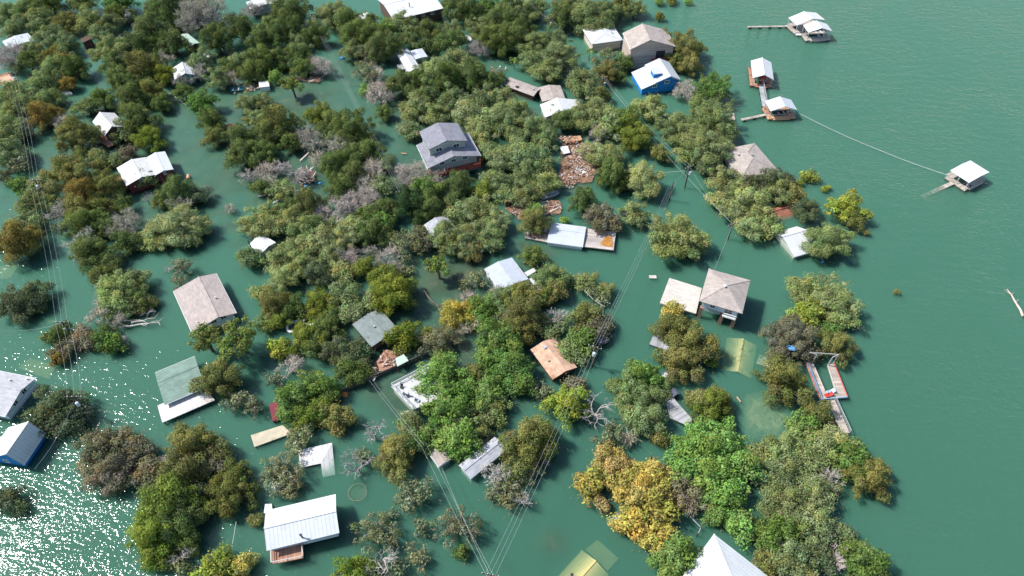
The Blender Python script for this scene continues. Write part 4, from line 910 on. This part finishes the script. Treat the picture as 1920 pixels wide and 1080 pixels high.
KINDS = {
 # lobe radius, leaf size, coverage, flatness H/R, lobes k, tone spread
 'oak':     dict(lr=1.0, leaf=.185, cov=2.5, hr=.72, dens=1.15, ts=.2, up=.4),
 'juniper': dict(lr=.86, leaf=.17, cov=2.7, hr=.84, dens=1.2, ts=.2, up=.3),
 'broad':   dict(lr=.85, leaf=.24, cov=2.2, hr=.80, dens=1.15, ts=.24, up=.5),
 'sparse':  dict(lr=.70, leaf=.22, cov=1.6, hr=.70, dens=.62, ts=.22, up=.4),
 'pine':    dict(lr=.75, leaf=.26, cov=2.6, hr=.60, dens=.9, ts=.2, up=.4),
}
def proto(kind, R, seed):
    rg = np.random.default_rng(seed); tr = mbk = None
    if kind in KINDS:
        K = KINDS[kind]; H = R*K['hr']; lr = K['lr']*(.75+.08*R)
        nl = max(6, int(K['dens']*2.1*(R/lr)**2)); nl = min(nl, 110)
        lob = lobes(rg, R, H, nl, lr, .38 if kind != 'sparse' else .36)
        Ps, Ns, Sz, Tn = [], [], [], []
        for c, r in lob:
            n = int(K['cov']*2*3.14*r*r/(K['leaf']**2*.9)*.62); d = rg.normal(0, 1, (n, 3)); d[:, 2] = np.abs(d[:, 2])*rg.choice([1, 1, 1, -.5], n)
            d /= np.linalg.norm(d, axis=1, keepdims=True); rr = r*np.clip(rg.normal(.93, .13, n), .3, 1.4)
            sq = np.array([1, 1, .72 if kind != 'juniper' else .95])
            bumpy = 1+.18*np.sin(d[:, 0]*7+c[0]*3)*np.sin(d[:, 1]*7+c[1]*3)
            Ps.append(c+d*(rr*bumpy)[:, None]*sq); Ns.append(d); Sz.append(K['leaf']*rg.uniform(.6, 1.35, n))
            lt = max(.62, 1+rg.normal(0, .15)); t = np.clip(rg.normal(1, K['ts'], (n, 1)), .5, 1.6)*lt*np.array([[1+rg.normal(0, .09), 1, 1+rg.normal(0, .10)]]); Tn.append(t)
        # stray sprigs that fray the outline
        n = int(sum(len(q) for q in Ps)*.10); a_ = rg.uniform(0, 6.283, n); cc = np.array([lob[i][0]*(1+lob[i][1]/(np.linalg.norm(lob[i][0])+.1)) for i in rg.integers(0, len(lob), n)])
        d = rg.normal(0, 1, (n, 3)); Ps.append(cc+d*K['lr']*.42); Ns.append(d); Sz.append(K['leaf']*rg.uniform(.6, 1.2, n)); Tn.append(np.clip(rg.normal(1, .25, (n, 3)), .5, 1.6))
        # inner foliage, one even tone slightly darker than the outer leaves
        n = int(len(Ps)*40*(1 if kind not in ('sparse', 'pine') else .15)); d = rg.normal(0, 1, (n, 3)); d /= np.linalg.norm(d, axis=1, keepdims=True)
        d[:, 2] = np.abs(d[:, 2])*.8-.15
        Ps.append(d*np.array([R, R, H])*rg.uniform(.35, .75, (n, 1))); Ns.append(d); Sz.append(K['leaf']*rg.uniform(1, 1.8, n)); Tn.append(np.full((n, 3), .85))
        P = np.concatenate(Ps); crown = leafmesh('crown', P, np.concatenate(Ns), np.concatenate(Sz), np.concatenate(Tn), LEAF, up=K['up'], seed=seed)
        mb = MB()
        if kind == 'pine': limbs(mb, rg, lob, H, .09*R+.06, base=-6.0, fork=-.5, frac=.7)
        else: limbs(mb, rg, lob, H, .07*R+.06, base=-2.2*H-1.0, frac=.5 if kind not in ('sparse',) else 1.0)
        trunk = mb.mesh('trunk', BARK if kind != 'sparse' else surf('grey_bark', (.25,.22,.20), .2, .95, 2))
        return crown, trunk
    if kind == 'twiggy':   # leafless tree: a haze of fine grey twigs on pale limbs
        H = R*.8; lr = .85*(.8+.08*R); lob = lobes(rg, R, H, max(7, int(2.2*(R/lr)**2)), lr, .28); A, B, Wd, Tn = [], [], [], []
        for c, r in lob:
            out = c/(np.linalg.norm(c)+1e-6)
            for k in range(int(32*r*r)+12):
                d = out*.5+rg.normal(0, .65, 3); d /= np.linalg.norm(d); s = c+rg.normal(0, r*.35, 3); e = s+d*r*rg.uniform(.5, 1.15)
                A.append(s); B.append(e); Wd.append(.07)
                for q in range(3):
                    d2 = d+rg.normal(0, .7, 3); d2 /= np.linalg.norm(d2); m = s+(e-s)*rg.uniform(.3, .95); A.append(m); B.append(m+d2*r*rg.uniform(.25, .55)); Wd.append(.05)
        A = np.array(A); B = np.array(B); n = len(A); Tn = np.clip(rg.normal(1, .2, (n, 1)), .5, 1.5)*np.ones((1, 3))
        crown = strips('crown', A, B, np.array(Wd), Tn, TWIG, seed); mb = MB(); limbs(mb, rg, lob, H, .075*R+.07, base=-2.2*H-1, frac=1.0)
        return crown, mb.mesh('trunk', BARKL)
    if kind == 'dead':     # bare skeleton
        mb = MB(); fine = MB()
        def grow(p, d, L, r, lev):
            pts = [p]; dd = d
            for i in range(3):
                dd = dd+rg.normal(0, .22, 3); dd /= np.linalg.norm(dd); pts.append(pts[-1]+dd*L/3)
            (mb if lev < 2 else fine).tube([tuple(q) for q in pts], [r, r*.85, r*.7, r*.5], 5 if lev < 2 else 3)
            if lev >= 4: return
            for k in range(3 if lev else 5):
                a = rg.normal(0, 1, 3); a[2] = a[2]*.5+.15; nd = dd*.75+a*.62; nd /= np.linalg.norm(nd); grow(pts[rg.integers(2, 4)], nd, L*rg.uniform(.6, .8), r*.55, lev+1)
        grow(np.array([0, 0, -R*.9]), np.array([rg.normal(0, .15), rg.normal(0, .15), 1.]), R*.75, R*.055+.05, 0)
        mb.tube([(0,0,-R*2.2),(0,0,-R*.9)], [R*.06+.05, R*.055+.05], 6)
        return fine.mesh('branches', BARKL), mb.mesh('trunk', BARKL)
    if kind == 'palm':
        A, B, Wd, Tn = [], [], [], []
        for k in range(16):
            a = rg.uniform(0, 6.28); up_ = rg.uniform(.1, .8); prev = np.zeros(3)
            for i in range(1, 6):
                t = i/5; q = np.array([math.cos(a)*R*t, math.sin(a)*R*t, R*(up_*t-.75*t*t)]); sd = np.cross(q-prev, [0,0,1]); sd /= np.linalg.norm(sd)+1e-6
                A.append(prev); B.append(q); Wd.append(.3)
                for s in (-1, 1): A.append(prev); B.append(prev+(q-prev)*.8+sd*s*R*.28*(1-.6*t)-np.array([0,0,.1])); Wd.append(.22)
                prev = q
        n = len(A); crown = strips('crown', np.array(A), np.array(B), np.array(Wd), np.clip(rg.normal(1, .15, (n, 1)), .6, 1.4)*np.ones((1, 3)), LEAF, seed)
        mb = MB(); mb.tube([(0,0,-5),(.1,0,-2),(0,0,0)], [.2,.15,.14], 7); return crown, mb.mesh('trunk', BARK)
SIZES = (1.2, 2.2, 3.4, 5.0)
PROTO = {}
def get(kind, R, rnd):
    s = min(SIZES if kind not in ('palm',) else (1.6,), key=lambda q: abs(math.log(R/q))); k = rnd.randrange(3 if s < 5 else 2) if kind in ('oak', 'juniper') else rnd.randrange(2)
    key = (kind, s, k)
    if key not in PROTO:
        PROTO[key] = proto(kind, s, hash((len(kind)*7+ord(kind[0])*13+int(s*10), k)) % 100000)
    return PROTO[key], s
# code -> (mesh kind, name, look, category, colour, colour jitter)
TK = {
 'o': ('oak', 'live_oak', 'grey green live oak', (.117, .146, .060)),
 'l': ('oak', 'live_oak', 'pale grey green live oak', (.165, .192, .078)),
 'd': ('oak', 'live_oak', 'dark green live oak', (.070, .088, .045)),
 's': ('sparse', 'live_oak', 'thin crowned oak', (.120, .135, .070)),
 'j': ('juniper', 'juniper_tree', 'dark green juniper', (.070, .095, .030)),
 'J': ('juniper', 'juniper_tree', 'yellow green juniper', (.115, .145, .028)),
 'k': ('juniper', 'juniper_tree', 'very dark juniper', (.030, .052, .018)),
 'v': ('juniper', 'cypress_tree', 'olive green bushy tree', (.125, .130, .042)),
 'y': ('juniper', 'cypress_tree', 'rust gold cypress', (.175, .138, .040)),
 'n': ('oak', 'cypress_tree', 'brown leaved tree', (.135, .125, .074)),
 'g': ('broad', 'leafy_tree', 'bright green leafy tree', (.135, .225, .058)),
 'G': ('broad', 'leafy_tree', 'fresh green leafy tree', (.095, .155, .040)),
 'L': ('broad', 'leafy_tree', 'yellow green leafy tree', (.215, .250, .050)),
 'w': ('broad', 'sycamore_tree', 'gold sycamore', (.350, .300, .080)),
 'W': ('broad', 'sycamore_tree', 'orange tinged sycamore', (.350, .255, .100)),
 'Y': ('oak', 'yellow_tree', 'pale yellow domed tree', (.400, .330, .080)),
 'p': ('pine', 'tall_oak', 'tall visible trunk tree', (.105, .135, .034)),
 'b': ('twiggy', 'bare_tree', 'leafless grey twiggy tree', (.300, .275, .228)),
 'B': ('twiggy', 'bare_tree', 'leafless pale whitish tree', (.44, .41, .39)),
 'x': ('dead', 'dead_tree', 'dead bleached tree', (.4, .4, .4)),
 'q': ('palm', 'palm_tree', 'small fan palm', (.14, .19, .05)),
}
TREES = """
15 30 26 o;55 20 22 o;95 12 22 j;75 40 24 o;30 55 20 o;125 45 20 v;155 10 20 j;165 42 22 o;200 47 22 o;225 8 22 G;222 28 18 j;238 33 12 b;185 64 15 o;97 73 22 o;60 92 14 o;125 90 22 o;20 108 25 b;55 117 20 j
97 107 15 y;122 116 16 y;105 128 22 o;142 132 20 j;85 154 24 o;127 157 14 y;22 182 28 o;48 198 22 o;22 214 20 o;94 186 20 o;72 200 16 o;82 222 22 y;106 214 13 y;118 234 16 b;145 259 32 v;14 250 26 o;45 243 22 s
165 202 18 o;190 188 21 j;210 97 30 o;242 104 20 o;262 54 13 b;285 62 24 j;250 78 15 b;262 90 22 j;297 88 16 j;327 86 22 j;310 113 14 b;215 125 18 j;225 150 20 j;268 134 25 v;250 160 19 j;286 118 17 j;308 141 18 J;250 185 23 j
289 175 20 v;302 198 16 j;256 226 28 j;280 262 22 J;232 252 18 o;345 152 14 b;372 140 17 b;410 150 21 o;436 150 15 b;375 118 21 o;346 174 15 j;381 197 21 G;397 232 20 j;405 258 17 v;365 34 30 b;395 22 28 b;430 40 16 s
315 18 32 j;290 14 18 o;350 8 20 j;408 78 26 j;455 60 23 j;475 20 17 b;450 118 19 o;428 128 15 j;470 140 18 j;462 195 20 o;478 225 17 o;458 266 24 j;330 45 14 j;60 4 16 j
545 27 32 j;505 48 18 o;535 65 26 j;590 70 20 j;560 86 17 o;490 75 20 j;495 115 24 j;525 110 18 j;560 110 20 j;600 125 20 b;573 129 17 j;515 145 12 g;620 30 26 o;642 34 18 o;546 157 17 p;490 191 15 o;656 50 24 j;680 70 28 j
722 60 20 G;660 97 18 o;690 103 18 s;722 95 26 j;755 45 24 o;692 38 16 o;770 75 18 o;802 62 22 j;845 60 20 o;845 85 24 j;870 24 28 j;912 18 27 G;940 45 25 j;905 60 25 o;930 82 26 j;958 20 20 j;897 92 17 b;852 8 18 j;800 88 14 j
685 137 20 s;706 142 15 b;688 170 11 g;712 178 25 b;718 212 15 j;755 160 24 j;782 152 20 j;822 136 28 l;856 122 26 l;840 152 24 j;880 126 18 o;800 182 27 o;848 186 27 o;890 152 25 j;920 157 22 j;777 206 25 l;815 217 24 l
905 190 27 o;936 186 22 o;880 216 27 l;920 226 27 l;950 240 24 o;768 245 19 l;898 252 22 l;603 222 22 J;625 240 24 j;660 250 31 j;522 233 26 v;500 255 22 j;497 222 15 o;580 262 22 b;690 262 15 J;545 270 18 j;540 240 16 o
975 25 26 o;1002 18 22 o;975 52 20 j;1050 38 24 j;1065 15 28 o;1105 35 32 o;1132 26 26 o;1130 50 22 o;1165 11 18 v;1190 18 20 o;1237 33 9 v;1236 3 9 g;1290 2 8 g;1260 1 8 v;966 76 24 j;1005 85 28 o;1035 82 26 o;1045 112 30 o
1025 136 24 o;998 118 20 o;1106 94 8 q;964 111 9 q;1091 160 27 o;1126 180 17 v;1140 116 22 s;1135 140 18 v;1172 119 17 j;1160 145 12 j;1240 84 20 v;1280 99 27 v;1302 92 16 v;1292 125 18 v;1262 118 15 v;1286 170 19 b
1335 168 30 G;1217 205 25 l;1330 225 37 o;1270 246 32 o;1302 272 34 o;1356 252 22 o;968 204 20 o;1000 240 24 o;972 242 22 o;1055 230 22 j;1112 216 32 l;1140 236 28 l;1082 214 18 l;1175 236 25 J;1192 262 25 J;1120 252 18 b;1022 262 22 o;1040 205 14 o
15 287 26 o;36 305 20 s;8 330 14 d;117 300 17 s;138 332 35 v;190 308 12 v;181 294 17 o;218 302 12 o;240 288 15 n;208 353 23 v;272 334 18 o;38 350 17 G;67 350 21 o;60 385 25 o;92 377 17 o;50 419 22 o;25 423 15 o;37 458 32 y
72 448 15 s;115 402 18 b;160 370 26 y;150 396 24 v;188 390 20 v;165 422 25 j;120 427 17 s;197 426 18 j;160 456 22 b;230 386 16 j;235 420 24 b;235 456 22 j;262 461 13 o;175 476 28 j;205 495 18 j;190 522 21 v;246 530 27 l
335 365 25 j;366 366 18 d;300 376 15 j;338 385 19 b;330 426 37 l;295 432 21 o;366 426 25 l;300 456 15 l;345 448 20 o;432 393 9 b;468 483 20 o;465 330 16 b;460 290 28 j;475 420 26 l;340 500 19 s;336 527 16 s;275 372 13 x
495 290 22 j;500 326 20 b;490 352 16 j;525 316 18 b;602 300 18 b;645 276 24 b;562 332 18 b;527 360 20 o;625 316 22 j;656 300 23 j;690 290 24 j;665 330 22 j;700 326 24 b;716 345 20 o;722 306 16 o;640 360 24 j;660 382 26 b;692 372 22 b
577 386 24 v;547 386 18 j;506 400 22 l;500 424 24 l;545 416 27 l;580 430 27 o;607 405 18 b;632 416 17 b;616 428 18 o;692 402 20 j;722 396 22 j;716 418 22 G;702 436 24 j;665 432 25 l;722 442 18 j;640 452 24 l;596 460 29 l;622 482 25 l
556 470 27 l;520 490 25 l;562 500 26 l;532 522 24 l;592 512 24 d;655 486 20 b;640 512 22 l;682 500 20 J;726 490 22 b;746 500 15 b;716 520 20 J;740 546 28 J;785 330 28 b;766 346 18 b;756 322 15 b;820 335 16 b;800 360 24 G
770 386 28 k;806 392 23 j;860 350 24 j;850 376 18 j;905 356 18 J;930 342 22 l;942 302 24 o;918 285 18 l;870 402 28 l;905 396 28 l;926 416 24 l;890 432 26 o;920 442 24 o;832 442 24 o;846 456 22 v;866 462 24 o;885 474 18 v
915 456 20 o;768 456 30 s;792 448 20 n;820 496 19 p;893 524 20 s;945 365 18 o
985 300 29 o;965 285 22 l;1015 300 24 o;975 342 22 o;1000 322 28 o;1022 346 22 l;985 366 24 o;1120 292 24 l;1146 296 24 l;1145 330 26 j;1166 341 17 j;1207 337 32 l;1237 290 17 v;1093 381 22 j;1187 402 25 l;1132 412 28 n
1003 394 14 g;1003 418 24 v;1057 412 8 g;997 479 20 j;1266 447 42 l;1236 454 17 l;1292 462 20 o;1034 522 24 o;1040 544 20 v;1076 525 13 o;1104 530 18 l;1136 545 15 l;1355 340 28 l;1346 375 20 l;1382 356 24 l;1420 346 24 d
1402 380 31 l;1376 396 26 l;1420 410 28 l;1405 428 24 l;1436 424 22 l;1330 281 32 o;1302 292 22 o;1326 314 17 d
1450 342 26 d;1470 336 15 d;1456 362 24 o;1480 366 21 v;1488 380 12 b;1515 332 12 L;1500 343 7 L;1545 354 6 L;1553 352 5 L;1510 397 22 d;1585 393 26 L;1596 415 15 v;1555 455 35 o;1625 437 6 v
30 572 32 d;64 560 28 d;216 550 32 l;250 546 26 o;236 574 23 o;190 588 21 b;220 602 16 b;257 570 20 v;284 568 11 v;116 628 19 j;97 632 14 j;155 635 22 n;116 657 18 n;196 636 21 j;213 646 20 G;110 676 13 y;226 640 12 b
108 765 40 d;86 786 27 d;130 788 26 d;387 632 24 p;448 634 32 p;412 713 31 v;445 752 24 s;474 762 20 s
497 550 22 l;516 576 25 v;497 608 16 o;522 602 18 J;555 580 21 j;600 570 25 J;620 600 20 j;525 656 20 L;575 635 28 J;610 622 26 j;590 652 22 j;640 660 28 d;670 666 25 d;650 690 22 j;545 690 22 b;516 712 18 s;560 745 29 G
598 724 28 G;622 742 18 G;545 776 20 G;602 766 22 J;580 782 22 J;630 785 27 v;665 702 22 j;660 586 22 l;642 556 24 o;735 555 34 J;702 560 20 l;756 633 25 J;857 592 26 Y;905 586 27 G;882 562 17 b;890 608 15 b;825 638 27 n;800 625 9 L
828 700 32 g;842 738 24 G;838 775 34 G;802 736 22 g;860 792 28 o;882 740 26 G;915 742 28 G;930 762 25 o;900 790 27 o;895 700 18 v;936 640 34 G;952 690 32 G;922 675 25 G;960 658 25 G;945 566 25 o;950 610 22 n;770 796 22 o;698 808 27 x
970 560 26 v;985 592 32 v;1002 562 22 v;1030 552 15 j;972 622 28 v;1046 600 17 b;1030 622 15 o;1096 598 25 v;1122 612 24 n;1126 560 13 s;1090 642 25 G;1072 656 22 o;968 692 28 G;975 722 24 G;1020 735 20 s;1078 723 16 n
1065 760 31 L;1115 778 29 x;1260 622 28 v;1290 650 38 v;1275 685 28 v;1265 588 19 w;1337 682 10 G;1205 708 27 g;1175 732 28 o;1150 722 11 o;1206 746 28 o;1202 786 33 o;1235 732 18 o;1226 792 22 o;1312 752 22 v;1330 766 28 J
1346 746 18 v;1356 770 13 v;1362 796 15 g;1252 590 12 w
1546 560 42 l;1508 546 25 l;1580 590 30 l;1516 590 28 L;1474 640 42 n;1510 656 23 n;1550 622 20 G;1566 650 26 v;1468 717 35 v;1533 782 24 v;1502 800 25 G;1682 548 4 v
190 846 38 n;206 890 34 n;226 832 26 n;256 846 25 n;276 892 28 n;325 862 19 B;370 836 36 v;396 856 24 n;342 886 34 v;444 888 22 v;432 930 32 v;370 930 23 d;320 945 42 J;292 938 28 j;350 960 32 j;300 1006 38 J;336 992 34 j;292 1036 26 J;352 1040 24 x;345 1068 18 s
418 1058 26 L;455 1062 20 w;398 1078 28 L;15 936 26 d;480 975 10 v
530 882 30 s;512 890 20 s;540 916 22 s;560 822 24 s;665 872 28 x;678 858 14 s;744 858 30 v;762 838 22 j;735 838 20 v;775 926 30 s;802 824 20 G;858 828 34 g;705 1000 32 s;732 966 13 s;790 995 16 s;784 1045 24 s;855 988 32 s;868 1036 14 j
722 1052 30 x;700 1066 17 s;660 1072 26 J;932 896 24 b;952 928 26 s;925 930 15 s;742 1062 16 s
990 838 40 v;1012 828 28 J;985 888 19 s;1012 882 13 s;985 942 20 x;1142 830 26 s;1178 824 15 b;1235 820 12 v;1150 872 31 W;1106 908 27 w;1166 906 27 w;1130 946 13 W;1214 905 32 w;1236 888 24 w;1198 942 38 w;1234 962 30 w
1188 986 28 w;1240 1002 23 w;1212 1012 20 w;1300 845 38 g;1350 842 40 g;1340 890 42 g;1382 876 34 g;1345 932 28 g;1384 984 27 g;1376 952 22 G;1275 926 28 n;1302 945 20 b;1332 938 16 n;1265 1050 37 G;1422 862 28 o;1436 900 26 o
1432 1002 22 G;1446 960 20 o;1340 968 20 G
1456 850 32 l;1510 826 28 l;1560 840 34 l;1520 858 28 l;1596 868 34 G;1624 896 32 v;1555 902 22 b;1472 890 32 o;1520 932 34 l;1552 920 20 o;1476 940 34 o;1526 985 34 l;1466 1000 32 G;1580 1003 17 o;1552 990 22 o
1482 1046 38 o;1532 1042 28 d;1562 1052 20 b;1616 1055 36 G;1440 1060 24 v;1506 1075 26 l
110 385 14 s;150 480 14 b;225 405 12 x;245 440 12 x;320 505 12 x;330 345 10 s;505 345 14 b;640 330 14 b;676 350 18 b;600 395 16 b;650 395 20 b;560 400 14 b;740 470 16 b;690 470 14 b;620 500 14 b;575 480 12 b;480 440 12 b;760 510 12 s;870 540 12 s;930 545 12 b;1010 600 12 b
1050 615 14 s;960 640 12 b;870 620 12 b;1230 780 10 x;1185 690 10 s;1150 800 12 s;1020 870 10 x;1480 860 12 x;1500 960 12 x;1460 985 10 b;1595 1030 12 x;1575 1070 12 x;1440 940 10 b;1230 930 8 b;1320 915 14 x;345 880 12 b;300 870 10 b;440 905 10 b;215 620 10 s;270 590 10 x
"""
LMK = [(565,985,'the ribbed white roof house'),(385,568,'the pinkish tan roof house'),(345,715,'the green shingle roof'),(20,735,'the left edge grey roof'),(45,835,'the blue house in the glitter'),
 (905,860,'the long grey shed'),(595,865,'the l shaped white roof'),(508,817,'the beige flat roof'),(1385,670,'the drowned yellowish roof'),(1095,1055,'the drowned house at bottom'),(1370,1050,'the white hip roof'),
 (1358,545,'the brick stilt house'),(1275,765,'the grey plank deck'),(1038,675,'the terracotta roof'),(705,615,'the sage grey roof'),(790,730,'the white roof terrace'),(950,515,'the centre white roofed house'),
 (1090,443,'the rust stained deck'),(830,425,'the hidden grey roof'),(490,460,'the woods edge white roof'),(838,280,'the tall grey house'),(770,10,'the broad white roof on top'),(767,112,'the white mobile home'),
 (492,8,'the top edge white house'),(32,75,'the far left pale roof'),(356,76,'the pale green roof'),(342,135,'the teal walled house'),(202,232,'the striped roof house'),(272,320,'the barn red house'),(1135,67,'the cream house'),
 (1212,85,'the tall tan house'),(1230,145,'the blue lakeside house'),(1000,168,'the bent brown roof'),(1053,205,'the long white roof'),(1400,300,'the taupe hip roof'),(1463,402,'the sinking red roof'),(1490,450,'the sinking white house'),
 (1550,710,'the u shaped slip dock'),(1080,290,'the debris cove'),(570,340,'the junk in bare trees'),(560,607,'the collapsed pool'),(1284,345,'the double transformer pole'),(88,372,'the oak pole at left'),(133,620,'the clump pole at left'),(170,779,'the lower left pole'),
 (1126,632,'the trampoline'),(670,923,'the round sunken pool'),(1275,560,'the cream terrace'),(735,670,'the wrecked patio'),(1590,800,'the dock walkway tip'),(1240,650,'the small grey deck'),(790,860,'the small pale shed'),(1430,215,'the orange decked boathouse'),(158,75,'the hidden brown roof'),(495,158,'the floating white cabin'),(590,50,'the top woods pole'),(1030,60,'the slim pole by cream house'),(230,607,'the white fallen logs'),(1430,115,'the bent walkway boathouse'),(757,380,'the centre transformer pole')]
def build_trees():
    rows = []
    for ln in TREES.strip().replace('\n', ';').split(';'):
        p = ln.split()
        if len(p) >= 4: rows.append((float(p[0]), float(p[1]), float(p[2]), p[3]))
    # labels: look + size + side of a landmark; ties ranked by distance
    desc = []
    for (u, v, r, k) in rows:
        R = r/ppm(u, v); size = 'small' if R < 2.3 else ('large' if R > 4.0 else 'mid sized')
        m = min(LMK, key=lambda q: (q[0]-u)**2+(q[1]-v)**2); dx, dy = u-m[0], v-m[1]; d = math.hypot(dx, dy)
        side = 'right of' if dx > abs(dy) else 'left of' if -dx > abs(dy) else ('below' if dy > 0 else 'above')
        desc.append(('%s %s %s %s' % (size, TK[k][2], side, m[2]), d))
    ords = ['nearest', 'second nearest', 'third nearest', 'fourth nearest', 'fifth nearest', 'sixth nearest', 'seventh nearest', 'eighth nearest', 'ninth nearest', 'tenth nearest']
    seen = {}
    for i, (s, d) in enumerate(desc): seen.setdefault(s, []).append((d, i))
    lab = [None]*len(rows)
    for s, l in seen.items():
        l.sort()
        for j, (d, i) in enumerate(l): lab[i] = s if len(l) == 1 else '%s %s' % (ords[min(j, 9)], s)
    GR = {'live_oak':'live oaks standing in the flood','juniper_tree':'junipers standing in the flood','cypress_tree':'olive brown and gold trees in the flood','leafy_tree':'green leafy trees in the flood','sycamore_tree':'gold sycamores near the bottom','bare_tree':'leafless twiggy trees','dead_tree':'dead bleached trees','tall_oak':'tall trees with visible trunks','palm_tree':'small fan palms'}
    for i, (u, v, r, k) in enumerate(rows):
        kind, nm, look, c = TK[k]; c = mul(c, {'j': 2.2, 'k': 2.0, 'o': 2.1, 'l': 1.95, 'd': 2.1, 's': 1.9, 'w': 1.4, 'W': 1.3, 'g': 1.55, 'G': 1.7, 'y': 1.6, 'L': 1.4, 'Y': 1.4, 'b': 1.5, 'B': 1.5}.get(k, 1.8)); rnd = random.Random(i*131+7)
        R = r/ppm(u, v)
        hr = KINDS.get(kind, {}).get('hr', .8)
        zc = R*hr*.62+.1
        if kind == 'pine': zc = 4.2 if r < 30 else 4.6
        if kind == 'palm': zc = 3.0
        if kind == 'dead': zc = R*.75
        if v < 560 and kind not in ('pine', 'palm') and R > 1.8: zc += .5
        (cm, tm), s = get(kind, R, rnd)
        p = at(u, v, zc); R = r/ppm(u, v, zc); sc_ = R/s*(1.15 if kind in KINDS else 1.5 if kind == 'dead' else 1.1)
        T = thing(nm, lab[i], {'live_oak':'oak','juniper_tree':'juniper','cypress_tree':'tree','leafy_tree':'tree','sycamore_tree':'sycamore','bare_tree':'bare tree','dead_tree':'dead tree','tall_oak':'tree','palm_tree':'palm','yellow_tree':'tree'}[nm], (p.x, p.y, 0), 0, GR.get(nm))
        rz = rnd.uniform(0, 6.28); ax = rnd.uniform(.9, 1.12)
        for me, n_ in ((cm, 'crown'), (tm, 'trunk')):
            o = bpy.data.objects.new(n_ if kind != 'dead' or n_ == 'trunk' else 'branches', me); col.objects.link(o); o.parent = T
            o.location = (0, 0, zc); o.rotation_euler = (0, 0, rz); o.scale = (sc_*ax, sc_/ax, sc_*rnd.uniform(.9, 1.1))
            if n_ == 'crown':
                j = rnd.uniform(.86, 1.16); o.color = (c[0]*j*rnd.uniform(.93, 1.08), c[1]*j, c[2]*j*rnd.uniform(.9, 1.12), 1)
    print('trees', len(rows), 'protos', len(PROTO), 'faces', sum(len(a.polygons)+len(b.polygons) for a, b in PROTO.values()))
build_trees()
def litter():
    """floating leaves and twigs caught around the drowned crowns: nobody could count it"""
    rnd = random.Random(5); mb = MB(); rows = [l.split() for l in TREES.strip().replace('\n', ';').split(';')]
    for p in rows:
        if len(p) < 4: continue
        u, v, r = float(p[0]), float(p[1]), float(p[2])
        c = at(u, v, 1.0); R = r/ppm(u, v)
        for i in range(int(8*R)):
            a = rnd.uniform(0, 6.283); q = R*rnd.choice((rnd.uniform(.9, 1.3), rnd.uniform(1, 1.9))); x, y = c.x+q*math.cos(a), c.y+q*math.sin(a)*.9
            L = rnd.uniform(.08, .22) if rnd.random() < .8 else rnd.uniform(.3, .9); wd = min(L, rnd.uniform(.05, .12)); t = rnd.uniform(0, 3.14); ca, sa = math.cos(t), math.sin(t)
            mb.add([(x+i_*ca*L/2-j_*sa*wd/2, y+i_*sa*L/2+j_*ca*wd/2, z) for z in (-.01, .03) for i_, j_ in ((-1,-1),(1,-1),(1,1),(-1,1))], [(3,2,1,0),(4,5,6,7),(0,1,5,4),(1,2,6,5),(2,3,7,6),(3,0,4,7)])
    o = mb.build('floating_leaf_litter', surf('leaf_litter', (.20, .17, .09), .5, .9, 3.0)); tag(o, 'leaves and twigs floating around the drowned crowns', 'leaf litter', kind='stuff')
litter()
